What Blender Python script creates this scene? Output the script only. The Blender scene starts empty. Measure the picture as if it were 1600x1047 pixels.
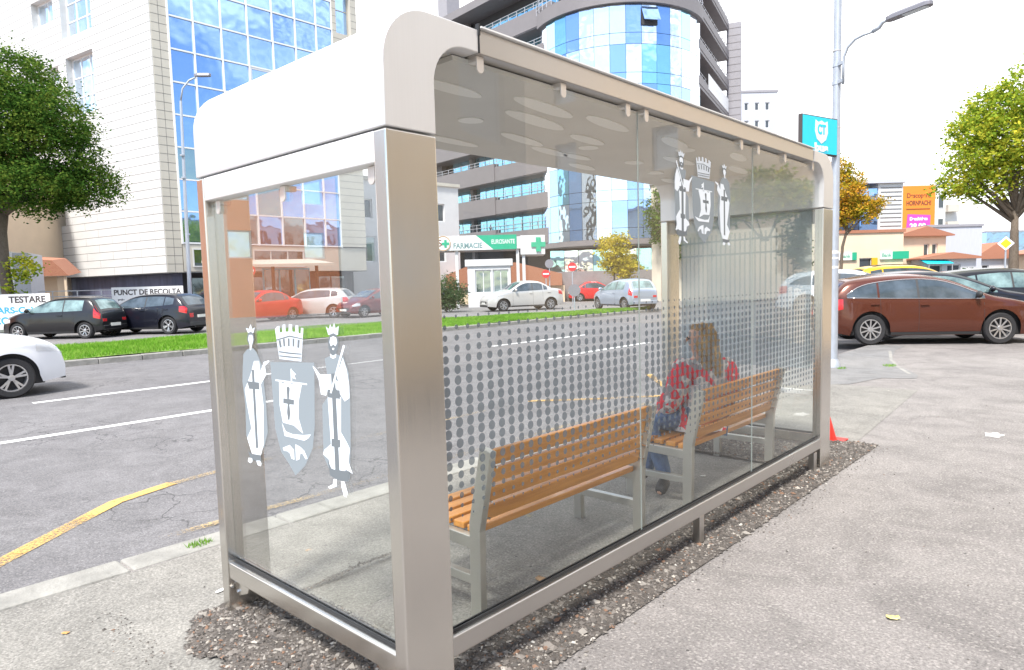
import bpy, bmesh, math, random
import numpy as np
from mathutils import Vector, Matrix
PI = math.pi
R = math.radians
random.seed(7)
rng = np.random.default_rng(7)
sc = bpy.context.scene
C = sc.collection

# ------------------------------------------------------------------ camera
cd = bpy.data.cameras.new('camera')
cam = bpy.data.objects.new('camera', cd); C.objects.link(cam)
YAW, PIT, ROL = 0.73716, 0.08614, -0.02606
fw = Vector((-math.sin(YAW)*math.cos(PIT), math.cos(YAW)*math.cos(PIT), -math.sin(PIT)))
r0 = Vector((math.cos(YAW), math.sin(YAW), 0)); u0 = r0.cross(fw)
rr = r0*math.cos(ROL)+u0*math.sin(ROL); uu = -r0*math.sin(ROL)+u0*math.cos(ROL)
m = Matrix((rr, uu, -fw)).transposed().to_4x4()
m.translation = Vector((1.864, -1.428, 1.6))
cam.matrix_world = m
cd.sensor_width = 36; cd.lens = 36*1068.46/1600
cd.shift_x = -9.34/1600; cd.shift_y = 10.2/1600
cd.clip_start = 0.05; cd.clip_end = 2000
sc.camera = cam

# ------------------------------------------------------------------ sky, sun, exposure
SUN_AZ = Vector((0.30, -0.85, 0)).normalized()     # towards the sun, over the photographer's left shoulder
SUN_EL = R(55)
wd = bpy.data.worlds.new('World'); sc.world = wd; wd.use_nodes = True
nt = wd.node_tree; N = nt.nodes; N.clear()
out = N.new('ShaderNodeOutputWorld'); bg = N.new('ShaderNodeBackground')
sky = N.new('ShaderNodeTexSky'); sky.sky_type = 'NISHITA'; sky.sun_disc = False
sky.sun_elevation = SUN_EL; sky.sun_rotation = math.atan2(SUN_AZ.x, SUN_AZ.y)
sky.air_density = 1.0; sky.dust_density = 1.0; sky.ozone_density = 1.0
bg.inputs['Strength'].default_value = 0.108
tc = N.new('ShaderNodeTexCoord')
mp = N.new('ShaderNodeMapping'); mp.inputs['Scale'].default_value = (1, 1, 2.6)
nz = N.new('ShaderNodeTexNoise'); nz.inputs['Scale'].default_value = 2.2; nz.inputs['Detail'].default_value = 7; nz.inputs['Roughness'].default_value = 0.58
nt.links.new(tc.outputs['Generated'], mp.inputs['Vector']); nt.links.new(mp.outputs[0], nz.inputs['Vector'])
# the thick bright cloud bank stands on the side the camera looks to
dt = N.new('ShaderNodeVectorMath'); dt.operation = 'DOT_PRODUCT'; dt.inputs[1].default_value = (-0.50, 0.86, 0.15)
nt.links.new(tc.outputs['Generated'], dt.inputs[0])
mr = N.new('ShaderNodeMapRange'); mr.inputs[1].default_value = -0.1; mr.inputs[2].default_value = 0.75
mr.inputs[3].default_value = -0.06; mr.inputs[4].default_value = 0.62
nt.links.new(dt.outputs['Value'], mr.inputs[0])
ad = N.new('ShaderNodeMath'); ad.operation = 'ADD'
nt.links.new(nz.outputs[0], ad.inputs[0]); nt.links.new(mr.outputs[0], ad.inputs[1])
rp = N.new('ShaderNodeMapRange'); rp.inputs[1].default_value = 0.44; rp.inputs[2].default_value = 0.66; rp.interpolation_type = 'SMOOTHSTEP'
nt.links.new(ad.outputs[0], rp.inputs[0])
mx = N.new('ShaderNodeMix'); mx.data_type = 'RGBA'
nt.links.new(rp.outputs[0], mx.inputs[0]); nt.links.new(sky.outputs[0], mx.inputs[6])
mx.inputs[7].default_value = (7.6, 7.7, 7.9, 1)
nt.links.new(mx.outputs[2], bg.inputs['Color']); nt.links.new(bg.outputs[0], out.inputs['Surface'])

sd = bpy.data.lights.new('sun', 'SUN'); so = bpy.data.objects.new('sun', sd); C.objects.link(so)
sd.energy = 2.7; sd.angle = R(10); sd.color = (1.0, 0.95, 0.88)
sv = SUN_AZ*math.cos(SUN_EL)+Vector((0, 0, math.sin(SUN_EL)))
so.rotation_euler = sv.to_track_quat('Z', 'Y').to_euler()
so.location = (0, -20, 30)
sc.view_settings.view_transform = 'Standard'; sc.view_settings.look = 'None'
sc.view_settings.gamma = 1; sc.view_settings.exposure = 1.33
sc.cycles.max_bounces = 10; sc.cycles.transparent_max_bounces = 24; sc.cycles.glossy_bounces = 4
sc.cycles.diffuse_bounces = 3; sc.cycles.use_denoising = True
sc.cycles.sample_clamp_indirect = 6

# ------------------------------------------------------------------ materials
MATS = {}
def mat(name, col, rough=0.7, metal=0.0, var=0.0, vs=3.0, bump=0.0, bs=40.0, coat=0.0, spec=None, stretch=None, col2=None, coord='Object', trans=0):
    if name in MATS: return MATS[name]
    m = bpy.data.materials.new(name); m.use_nodes = True
    t = m.node_tree; b = t.nodes['Principled BSDF']
    b.inputs['Base Color'].default_value = (*col, 1); b.inputs['Roughness'].default_value = rough
    b.inputs['Metallic'].default_value = metal
    if coat: b.inputs['Coat Weight'].default_value = coat; b.inputs['Coat Roughness'].default_value = 0.04
    if spec is not None: b.inputs['Specular IOR Level'].default_value = spec
    if var or bump or col2:
        tc = t.nodes.new('ShaderNodeTexCoord'); mp = t.nodes.new('ShaderNodeMapping')
        t.links.new(tc.outputs[coord], mp.inputs[0])
        if stretch: mp.inputs['Scale'].default_value = stretch
    if var or col2:
        n = t.nodes.new('ShaderNodeTexNoise'); n.inputs['Scale'].default_value = vs; n.inputs['Detail'].default_value = 6; n.inputs['Roughness'].default_value = .6
        t.links.new(mp.outputs[0], n.inputs['Vector'])
        cr = t.nodes.new('ShaderNodeMapRange'); cr.inputs[1].default_value = .3; cr.inputs[2].default_value = .7
        t.links.new(n.outputs[0], cr.inputs[0])
        mxx = t.nodes.new('ShaderNodeMix'); mxx.data_type = 'RGBA'
        c2 = col2 if col2 else tuple(min(1, c*(1+var)) for c in col)
        c1 = col if col2 else tuple(c*(1-var) for c in col)
        mxx.inputs[6].default_value = (*c1, 1); mxx.inputs[7].default_value = (*c2, 1)
        t.links.new(cr.outputs[0], mxx.inputs[0]); t.links.new(mxx.outputs[2], b.inputs['Base Color'])
    if bump:
        n2 = t.nodes.new('ShaderNodeTexNoise'); n2.inputs['Scale'].default_value = bs; n2.inputs['Detail'].default_value = 5
        t.links.new(mp.outputs[0], n2.inputs['Vector'])
        bp = t.nodes.new('ShaderNodeBump'); bp.inputs['Strength'].default_value = bump; bp.inputs['Distance'].default_value = .02
        t.links.new(n2.outputs[0], bp.inputs['Height']); t.links.new(bp.outputs[0], b.inputs['Normal'])
    MATS[name] = m; return m

def glass_mat(name, tint, rough=0.0, refl=1.0, base=0.0, bcol=(1, 1, 1)):
    """thin clear pane: Schlick reflection over a tinted see-through, optional film"""
    m = bpy.data.materials.new(name); m.use_nodes = True; t = m.node_tree; t.nodes.clear()
    o = t.nodes.new('ShaderNodeOutputMaterial'); tr = t.nodes.new('ShaderNodeBsdfTransparent'); gl = t.nodes.new('ShaderNodeBsdfGlossy')
    tr.inputs[0].default_value = (*tint, 1); gl.inputs['Roughness'].default_value = rough; gl.inputs[0].default_value = (1, 1, 1, 1)
    g = t.nodes.new('ShaderNodeNewGeometry'); d = t.nodes.new('ShaderNodeVectorMath'); d.operation = 'DOT_PRODUCT'
    t.links.new(g.outputs['Normal'], d.inputs[0]); t.links.new(g.outputs['Incoming'], d.inputs[1])
    a = t.nodes.new('ShaderNodeMath'); a.operation = 'ABSOLUTE'; t.links.new(d.outputs['Value'], a.inputs[0])
    s = t.nodes.new('ShaderNodeMath'); s.operation = 'SUBTRACT'; s.inputs[0].default_value = 1; t.links.new(a.outputs[0], s.inputs[1])
    p = t.nodes.new('ShaderNodeMath'); p.operation = 'POWER'; p.inputs[1].default_value = 5; t.links.new(s.outputs[0], p.inputs[0])
    k = t.nodes.new('ShaderNodeMath'); k.operation = 'MULTIPLY_ADD'; k.inputs[1].default_value = .95*refl; k.inputs[2].default_value = .045*refl; k.use_clamp = True
    t.links.new(p.outputs[0], k.inputs[0])
    mx = t.nodes.new('ShaderNodeMixShader'); t.links.new(k.outputs[0], mx.inputs[0])
    t.links.new(gl.outputs[0], mx.inputs[2])
    if base:
        df = t.nodes.new('ShaderNodeBsdfDiffuse'); df.inputs[0].default_value = (*bcol, 1)
        m2 = t.nodes.new('ShaderNodeMixShader'); m2.inputs[0].default_value = base
        t.links.new(tr.outputs[0], m2.inputs[1]); t.links.new(df.outputs[0], m2.inputs[2]); t.links.new(m2.outputs[0], mx.inputs[1])
    else: t.links.new(tr.outputs[0], mx.inputs[1])
    t.links.new(mx.outputs[0], o.inputs[0]); MATS[name] = m; return m

def facade_glass(name, col, rough=0.03, wob=0.02, wscale=.6):
    """reflective tinted curtain-wall glass, slightly wavy"""
    m = bpy.data.materials.new(name); m.use_nodes = True; t = m.node_tree; b = t.nodes['Principled BSDF']
    b.inputs['Base Color'].default_value = (*col, 1); b.inputs['Metallic'].default_value = .92; b.inputs['Roughness'].default_value = rough
    tc = t.nodes.new('ShaderNodeTexCoord'); n = t.nodes.new('ShaderNodeTexNoise'); n.inputs['Scale'].default_value = wscale
    bp = t.nodes.new('ShaderNodeBump'); bp.inputs['Strength'].default_value = 1; bp.inputs['Distance'].default_value = wob
    t.links.new(tc.outputs['Object'], n.inputs['Vector']); t.links.new(n.outputs[0], bp.inputs['Height']); t.links.new(bp.outputs[0], b.inputs['Normal'])
    MATS[name] = m; return m

def steel_mat(name, col, rough, metal=1.0, st=(60, 60, 1.2)):
    m = bpy.data.materials.new(name); m.use_nodes = True; t = m.node_tree; b = t.nodes['Principled BSDF']
    b.inputs['Metallic'].default_value = metal; b.inputs['Roughness'].default_value = rough
    tc = t.nodes.new('ShaderNodeTexCoord'); mp = t.nodes.new('ShaderNodeMapping'); mp.inputs['Scale'].default_value = st
    n = t.nodes.new('ShaderNodeTexNoise'); n.inputs['Scale'].default_value = 2.5; n.inputs['Detail'].default_value = 6
    mp2 = t.nodes.new('ShaderNodeMapping'); mp2.inputs['Scale'].default_value = (2.5, 2.5, 1)
    n2 = t.nodes.new('ShaderNodeTexNoise'); n2.inputs['Scale'].default_value = 1.6; n2.inputs['Detail'].default_value = 4
    t.links.new(tc.outputs['Object'], mp.inputs[0]); t.links.new(mp.outputs[0], n.inputs['Vector'])
    t.links.new(tc.outputs['Object'], mp2.inputs[0]); t.links.new(mp2.outputs[0], n2.inputs['Vector'])
    mx = t.nodes.new('ShaderNodeMix'); mx.data_type = 'RGBA'; mx.inputs[6].default_value = (*[c*.975 for c in col], 1); mx.inputs[7].default_value = (*[min(1, c*1.02) for c in col], 1)
    add = t.nodes.new('ShaderNodeMath'); add.operation = 'ADD'; t.links.new(n.outputs[0], add.inputs[0]); add.inputs[0].default_value = .5; t.links.new(n2.outputs[0], add.inputs[1])
    mr = t.nodes.new('ShaderNodeMapRange'); mr.inputs[1].default_value = .7; mr.inputs[2].default_value = 1.3; t.links.new(add.outputs[0], mr.inputs[0])
    t.links.new(mr.outputs[0], mx.inputs[0]); t.links.new(mx.outputs[2], b.inputs['Base Color'])
    r_ = t.nodes.new('ShaderNodeMapRange'); r_.inputs[1].default_value = .3; r_.inputs[2].default_value = .7; r_.inputs[3].default_value = rough-.03; r_.inputs[4].default_value = rough+.05
    t.links.new(add.outputs[0], r_.inputs[0]); r_.inputs[1].default_value = .7; r_.inputs[2].default_value = 1.3; t.links.new(r_.outputs[0], b.inputs['Roughness'])
    MATS[name] = m; return m

def asphalt_mat(name, c1, c2, grain=140, speck=(.5, .48, .45), cracks=0.0, patch=.35):
    m = bpy.data.materials.new(name); m.use_nodes = True; t = m.node_tree; b = t.nodes['Principled BSDF']; b.inputs['Roughness'].default_value = .9
    tc = t.nodes.new('ShaderNodeTexCoord')
    big = t.nodes.new('ShaderNodeTexNoise'); big.inputs['Scale'].default_value = patch; big.inputs['Detail'].default_value = 10; big.inputs['Roughness'].default_value = .62; big.inputs['Distortion'].default_value = .6
    sm = t.nodes.new('ShaderNodeTexNoise'); sm.inputs['Scale'].default_value = grain; sm.inputs['Detail'].default_value = 3; sm.inputs['Roughness'].default_value = .7
    vo = t.nodes.new('ShaderNodeTexVoronoi'); vo.inputs['Scale'].default_value = grain*1.3
    for n in (big, sm, vo): t.links.new(tc.outputs['Object'], n.inputs['Vector'])
    mr = t.nodes.new('ShaderNodeMapRange'); mr.inputs[1].default_value = .3; mr.inputs[2].default_value = .7; t.links.new(big.outputs[0], mr.inputs[0])
    mx = t.nodes.new('ShaderNodeMix'); mx.data_type = 'RGBA'; mx.inputs[6].default_value = (*c1, 1); mx.inputs[7].default_value = (*c2, 1); t.links.new(mr.outputs[0], mx.inputs[0])
    mg = t.nodes.new('ShaderNodeMapRange'); mg.inputs[1].default_value = .3; mg.inputs[2].default_value = .7; mg.inputs[3].default_value = .55; mg.inputs[4].default_value = 1.38; t.links.new(sm.outputs[0], mg.inputs[0])
    stn = t.nodes.new('ShaderNodeTexNoise'); stn.inputs['Scale'].default_value = 1.7; stn.inputs['Detail'].default_value = 8; stn.inputs['Roughness'].default_value = .7; stn.inputs['Distortion'].default_value = 1.2
    t.links.new(tc.outputs['Object'], stn.inputs['Vector']); sr = t.nodes.new('ShaderNodeMapRange'); sr.inputs[1].default_value = .34; sr.inputs[2].default_value = .60; sr.inputs[3].default_value = .74; sr.inputs[4].default_value = 1.05; t.links.new(stn.outputs[0], sr.inputs[0])
    mul0 = t.nodes.new('ShaderNodeMath'); mul0.operation = 'MULTIPLY'; t.links.new(sr.outputs[0], mul0.inputs[0]); t.links.new(mg.outputs[0], mul0.inputs[1])
    mu = t.nodes.new('ShaderNodeMix'); mu.data_type = 'RGBA'; mu.blend_type = 'MULTIPLY'; mu.inputs[0].default_value = 1
    cmb = t.nodes.new('ShaderNodeCombineColor')
    for i in range(3): t.links.new(mul0.outputs[0], cmb.inputs[i])
    t.links.new(mx.outputs[2], mu.inputs[6]); t.links.new(cmb.outputs[0], mu.inputs[7])
    # light stone chips
    wn = t.nodes.new('ShaderNodeTexWhiteNoise'); t.links.new(vo.outputs['Position'], wn.inputs['Vector'])
    th = t.nodes.new('ShaderNodeMath'); th.operation = 'GREATER_THAN'; th.inputs[1].default_value = .90; t.links.new(wn.outputs['Value'], th.inputs[0])
    th2 = t.nodes.new('ShaderNodeMath'); th2.operation = 'MULTIPLY'; th2.inputs[1].default_value = .28; t.links.new(th.outputs[0], th2.inputs[0])
    ms = t.nodes.new('ShaderNodeMix'); ms.data_type = 'RGBA'; ms.inputs[7].default_value = (*speck, 1)
    t.links.new(th2.outputs[0], ms.inputs[0]); t.links.new(mu.outputs[2], ms.inputs[6])
    last = ms.outputs[2]
    # dark specks
    vd = t.nodes.new('ShaderNodeTexVoronoi'); vd.inputs['Scale'].default_value = 5.5; t.links.new(tc.outputs['Object'], vd.inputs['Vector'])
    lt = t.nodes.new('ShaderNodeMath'); lt.operation = 'LESS_THAN'; lt.inputs[1].default_value = .045; t.links.new(vd.outputs['Distance'], lt.inputs[0])
    md = t.nodes.new('ShaderNodeMix'); md.data_type = 'RGBA'; md.inputs[7].default_value = (*[c*.35 for c in c1], 1)
    t.links.new(lt.outputs[0], md.inputs[0]); t.links.new(last, md.inputs[6]); last = md.outputs[2]
    if cracks:
        wv = t.nodes.new('ShaderNodeTexNoise'); wv.inputs['Scale'].default_value = 3; wv.inputs['Detail'].default_value = 4; t.links.new(tc.outputs['Object'], wv.inputs['Vector'])
        va = t.nodes.new('ShaderNodeVectorMath'); va.operation = 'MULTIPLY_ADD'; va.inputs[1].default_value = (.5, .5, .5)
        t.links.new(wv.outputs['Color'], va.inputs[0]); t.links.new(tc.outputs['Object'], va.inputs[2])
        vc = t.nodes.new('ShaderNodeTexVoronoi'); vc.feature = 'DISTANCE_TO_EDGE'; vc.inputs['Scale'].default_value = 1.9; t.links.new(va.outputs[0], vc.inputs['Vector'])
        l2 = t.nodes.new('ShaderNodeMath'); l2.operation = 'LESS_THAN'; l2.inputs[1].default_value = .014; t.links.new(vc.outputs['Distance'], l2.inputs[0])
        mk = t.nodes.new('ShaderNodeTexNoise'); mk.inputs['Scale'].default_value = .28; mk.inputs['Detail'].default_value = 5; t.links.new(tc.outputs['Object'], mk.inputs['Vector'])
        g2 = t.nodes.new('ShaderNodeMapRange'); g2.inputs[1].default_value = .5; g2.inputs[2].default_value = .6; g2.inputs[4].default_value = cracks; t.links.new(mk.outputs[0], g2.inputs[0])
        mm = t.nodes.new('ShaderNodeMath'); mm.operation = 'MULTIPLY'; t.links.new(l2.outputs[0], mm.inputs[0]); t.links.new(g2.outputs[0], mm.inputs[1])
        m3 = t.nodes.new('ShaderNodeMix'); m3.data_type = 'RGBA'; m3.inputs[7].default_value = (*[c*.4 for c in c1], 1)
        t.links.new(mm.outputs[0], m3.inputs[0]); t.links.new(last, m3.inputs[6]); last = m3.outputs[2]
    t.links.new(last, b.inputs['Base Color'])
    bp = t.nodes.new('ShaderNodeBump'); bp.inputs['Strength'].default_value = .5; bp.inputs['Distance'].default_value = .01
    t.links.new(sm.outputs[0], bp.inputs['Height']); t.links.new(bp.outputs[0], b.inputs['Normal'])
    MATS[name] = m; return m

def worn_paint(name, col, under, thr=.45):
    """road paint, worn through to the asphalt"""
    m = bpy.data.materials.new(name); m.use_nodes = True; t = m.node_tree; b = t.nodes['Principled BSDF']; b.inputs['Roughness'].default_value = .85
    tc = t.nodes.new('ShaderNodeTexCoord'); n = t.nodes.new('ShaderNodeTexNoise'); n.inputs['Scale'].default_value = 45; n.inputs['Detail'].default_value = 6; n.inputs['Roughness'].default_value = .75
    n2 = t.nodes.new('ShaderNodeTexNoise'); n2.inputs['Scale'].default_value = 1.1; n2.inputs['Detail'].default_value = 4
    for q in (n, n2): t.links.new(tc.outputs['Object'], q.inputs['Vector'])
    a = t.nodes.new('ShaderNodeMath'); a.operation = 'MULTIPLY_ADD'; a.inputs[1].default_value = .8; t.links.new(n2.outputs[0], a.inputs[0]); t.links.new(n.outputs[0], a.inputs[2])
    mr = t.nodes.new('ShaderNodeMapRange'); mr.inputs[1].default_value = thr+.32; mr.inputs[2].default_value = thr+.55; t.links.new(a.outputs[0], mr.inputs[0])
    b.inputs['Base Color'].default_value = (*col, 1); tp = t.nodes.new('ShaderNodeBsdfTransparent'); ms_ = t.nodes.new('ShaderNodeMixShader'); o_ = t.nodes['Material Output']
    t.links.new(mr.outputs[0], ms_.inputs[0]); t.links.new(tp.outputs[0], ms_.inputs[1]); t.links.new(b.outputs[0], ms_.inputs[2]); t.links.new(ms_.outputs[0], o_.inputs[0])
    MATS[name] = m; return m

def leaf_mat(name, c1, c2, c3):
    m = bpy.data.materials.new(name); m.use_nodes = True; t = m.node_tree; t.nodes.clear()
    o = t.nodes.new('ShaderNodeOutputMaterial'); df = t.nodes.new('ShaderNodeBsdfDiffuse'); tl = t.nodes.new('ShaderNodeBsdfTranslucent'); mx = t.nodes.new('ShaderNodeMixShader'); mx.inputs[0].default_value = .35
    g = t.nodes.new('ShaderNodeNewGeometry'); tc = t.nodes.new('ShaderNodeTexCoord')
    n = t.nodes.new('ShaderNodeTexNoise'); n.inputs['Scale'].default_value = 1.1; n.inputs['Detail'].default_value = 4; t.links.new(tc.outputs['Object'], n.inputs['Vector'])
    a = t.nodes.new('ShaderNodeMath'); a.operation = 'MULTIPLY_ADD'; a.inputs[1].default_value = .38; t.links.new(g.outputs['Random Per Island'], a.inputs[0]); t.links.new(n.outputs[0], a.inputs[2])
    cr = t.nodes.new('ShaderNodeValToRGB'); e = cr.color_ramp.elements
    e[0].position = .42; e[0].color = (*c1, 1); e[1].position = .98; e[1].color = (*c3, 1); k = e.new(.68); k.color = (*c2, 1)
    t.links.new(a.outputs[0], cr.inputs[0]); t.links.new(cr.outputs[0], df.inputs[0]); t.links.new(cr.outputs[0], tl.inputs[0])
    t.links.new(df.outputs[0], mx.inputs[1]); t.links.new(tl.outputs[0], mx.inputs[2]); t.links.new(mx.outputs[0], o.inputs[0])
    MATS[name] = m; return m

# ------------------------------------------------------------------ mesh helpers
class MB:
    def __init__(s): s.v = []; s.f = []
    def add(s, vs, fs):
        b = len(s.v); s.v += [tuple(v) for v in vs]; s.f += [tuple(i+b for i in f) for f in fs]
    def box(s, x0, x1, y0, y1, z0, z1):
        s.add([(x0,y0,z0),(x1,y0,z0),(x1,y1,z0),(x0,y1,z0),(x0,y0,z1),(x1,y0,z1),(x1,y1,z1),(x0,y1,z1)],
              [(0,3,2,1),(4,5,6,7),(0,1,5,4),(1,2,6,5),(2,3,7,6),(3,0,4,7)]); return s
    def bar(s, a, b, w, h, up=(0,0,1)):
        a = Vector(a); b = Vector(b); d = (b-a).normalized(); u = Vector(up)
        if abs(d.dot(u)) > .99: u = Vector((1,0,0))
        sd = d.cross(u).normalized(); u = sd.cross(d)
        vs = [p+sd*(i*w/2)+u*(j*h/2) for p in (a, b) for i, j in ((-1,-1),(1,-1),(1,1),(-1,1))]
        s.add(vs, [(0,1,2,3),(7,6,5,4),(0,4,5,1),(1,5,6,2),(2,6,7,3),(3,7,4,0)]); return s
    def tube(s, pts, rad, n=10, cap=True):
        pts = [Vector(p) for p in pts]; rad = rad if hasattr(rad, '__len__') else [rad]*len(pts)
        rings = []; ref = None
        for i, p in enumerate(pts):
            d = (pts[min(i+1, len(pts)-1)]-pts[max(i-1, 0)]).normalized()
            if ref is None: ref = Vector((1,0,0)) if abs(d.x) < .9 else Vector((0,1,0))
            a = d.cross(ref).normalized(); b2 = a.cross(d).normalized(); ref = b2
            rings.append([p+(a*math.cos(2*PI*k/n)+b2*math.sin(2*PI*k/n))*rad[i] for k in range(n)])
        vs = [v for r in rings for v in r]
        fs = [(i*n+k, i*n+(k+1)%n, (i+1)*n+(k+1)%n, (i+1)*n+k) for i in range(len(pts)-1) for k in range(n)]
        if cap: fs += [tuple(range(n-1, -1, -1)), tuple((len(pts)-1)*n+k for k in range(n))]
        s.add(vs, fs); return s
    def prism(s, poly, f0, f1):
        """poly of 2-D points; f0, f1 map (u,v) to the two faces"""
        n = len(poly); vs = [f0(*p) for p in poly]+[f1(*p) for p in poly]
        s.add(vs, [tuple(range(n)), tuple(range(2*n-1, n-1, -1))]+[(i, (i+1) % n + 0, (i+1) % n+n, i+n)[::-1] for i in range(n)]); return s
    def lathe(s, prof, n=24, M=None, closed=False):
        vs = [(r*math.cos(2*PI*k/n), r*math.sin(2*PI*k/n), z) for r, z in prof for k in range(n)]
        if M is not None: vs = [M @ Vector(v) for v in vs]
        m_ = len(prof); rng_ = m_ if closed else m_-1
        fs = [(i*n+k, i*n+(k+1)%n, ((i+1)%m_)*n+(k+1)%n, ((i+1)%m_)*n+k) for i in range(rng_) for k in range(n)]
        if not closed: fs += [tuple(range(n-1, -1, -1)), tuple((m_-1)*n+k for k in range(n))]
        s.add(vs, fs); return s
    def ellipsoid(s, c, r, nu=12, nv=8):
        prof = [(max(1e-4, math.sin(PI*i/nv)), -math.cos(PI*i/nv)) for i in range(nv+1)]
        return s.lathe(prof, nu, Matrix.Translation(c) @ Matrix.Diagonal((*r, 1)))
    def mesh(s, name):
        me = bpy.data.meshes.new(name); me.from_pydata(s.v, [], s.f); me.update(); return me

def link(name, me, m=None, parent=None, smooth=False, bevel=0, seg=2, fixn=True):
    o = bpy.data.objects.new(name, me); C.objects.link(o)
    if m is not None:
        for x in (m if isinstance(m, (list, tuple)) else [m]): me.materials.append(MATS[x] if isinstance(x, str) else x)
    if fixn and len(me.polygons) < 60000:
        b = bmesh.new(); b.from_mesh(me); bmesh.ops.recalc_face_normals(b, faces=b.faces); b.to_mesh(me); b.free()
    if parent is not None: o.parent = parent
    if smooth:
        me.polygons.foreach_set('use_smooth', [True]*len(me.polygons))
        if smooth != 'all':
            try: me.set_sharp_from_angle(angle=R(40))
            except Exception: pass
    if bevel:
        q = o.modifiers.new('bevel', 'BEVEL'); q.width = bevel; q.segments = seg; q.limit_method = 'ANGLE'; q.angle_limit = R(35)
    return o
def part(name, mb, m, parent=None, **k): return link(name, mb.mesh(name), m, parent, **k)
def tag(o, label=None, cat=None, group=None, kind=None):
    if label: o['label'] = label
    if cat: o['category'] = cat
    if group: o['group'] = group
    if kind: o['kind'] = kind
    return o
def empty(name, loc, label, cat, rotz=0, group=None):
    o = bpy.data.objects.new(name, None); C.objects.link(o); o.location = loc; o.rotation_euler = (0, 0, rotz); o.empty_display_size = .2
    return tag(o, label, cat, group)
def struct(name, mb, m, **k): o = part(name, mb, m, **k); o['kind'] = 'structure'; return o
def text_mesh(txt, size, depth=.002, bold=0.0, align='CENTER'):
    cu = bpy.data.curves.new('t', 'FONT'); cu.body = txt; cu.size = size; cu.extrude = depth; cu.offset = bold; cu.align_x = align; cu.align_y = 'CENTER'
    o = bpy.data.objects.new('t', cu); C.objects.link(o)
    bpy.context.view_layer.update()
    me = bpy.data.meshes.new_from_object(o.evaluated_get(bpy.context.evaluated_depsgraph_get()))
    bpy.data.objects.remove(o); bpy.data.curves.remove(cu); return me
def text(name, txt, size, m, parent, M, width=None, bold=0.0, depth=.002):
    """lettering in its own plane (x right, y up), placed by M"""
    me = text_mesh(txt, size, depth, bold)
    xs = [v.co.x for v in me.vertices]
    if width and xs:
        k = width/(max(xs)-min(xs)); me.transform(Matrix.Diagonal((k, 1, 1, 1)))
    me.transform(M); me.materials.clear()
    return link(name, me, m, parent, fixn=False)
def copy_tree(o, parent=None):
    c = o.copy(); C.objects.link(c)
    if parent is not None: c.parent = parent
    for ch in list(o.children): copy_tree(ch, c)
    return c
def face_frame(d):
    """matrix whose x runs along d, y up, z out of the face to the viewer (d x up)"""
    x = Vector(d).normalized(); y = Vector((0,0,1)); z = x.cross(y)
    return Matrix((x, y, z)).transposed().to_4x4()
# ------------------------------------------------------------------ shared materials
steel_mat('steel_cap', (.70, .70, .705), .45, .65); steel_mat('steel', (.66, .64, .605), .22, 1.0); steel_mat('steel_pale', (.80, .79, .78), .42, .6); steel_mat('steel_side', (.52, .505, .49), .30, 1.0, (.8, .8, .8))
glass_mat('clear_glass', (.975, .985, .978), refl=.62); glass_mat('end_glass', (.955, .97, .962), refl=2.6)
glass_mat('poster_film', (.86, .90, .92), refl=.6, base=.42, bcol=(.62, .66, .68))
mat('rubber', (.015, .016, .018), .5); mat('dark', (.02, .02, .022), .6); mat('tyre', (.022, .022, .024), .75, var=.2, vs=30)
mat('bench_wood', (.44, .165, .022), .40, col2=(.66, .29, .05), vs=3, stretch=(14, .8, 14), bump=.1, bs=8, coat=.25)
mat('film_grey', (.24, .275, .30), .6); mat('film_white', (.74, .79, .84), .6); mat('film_dark', (.15, .17, .185), .6); mat('film_light', (.58, .63, .68), .6)
glass_mat('dot_film', (1, 1, 1), refl=.3, base=.80, bcol=(.12, .14, .155))
mat('galv', (.42, .46, .52), .45, metal=.35, var=.10, vs=6, stretch=(3, 3, .8)); mat('lamp_grey', (.22, .22, .25), .45, metal=.2)
mat('white_paint', (.78, .78, .77), .5, var=.04, vs=4); mat('chrome', (.75, .75, .76), .12, metal=1.0)
mat('kerb_stone', (.27, .265, .245), .9, var=.22, vs=5, bump=.5, bs=35)
mat('soil', (.10, .088, .078), .95, var=.4, vs=14, bump=1, bs=60)
asphalt_mat('pave', (.172, .160, .156), (.272, .256, .244), 75, (.50, .47, .44))
asphalt_mat('pave_inside', (.185, .180, .166), (.265, .255, .232), 80, (.45, .43, .40))
asphalt_mat('pave_patch', (.18, .182, .184), (.235, .23, .225), 150, (.36, .37, .37))
asphalt_mat('road_asphalt', (.128, .125, .131), (.180, .176, .181), 80, (.36, .35, .35), cracks=.75, patch=.25)
asphalt_mat('lot_asphalt', (.17, .165, .165), (.23, .22, .22), 60, (.34, .33, .33), cracks=.4, patch=.2)
worn_paint('line_white', (.72, .72, .72), (.30, .295, .30), .28); worn_paint('line_yellow', (.60, .38, .12), (.22, .21, .20), .44); worn_paint('line_yellow_faint', (.50, .36, .16), (.20, .195, .195), .56)
mat('grass_soil', (.10, .17, .03), .95, col2=(.17, .28, .05), vs=2)
leaf_mat('grass_blade', (.10, .24, .022), (.17, .37, .04), (.30, .44, .09))

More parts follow.
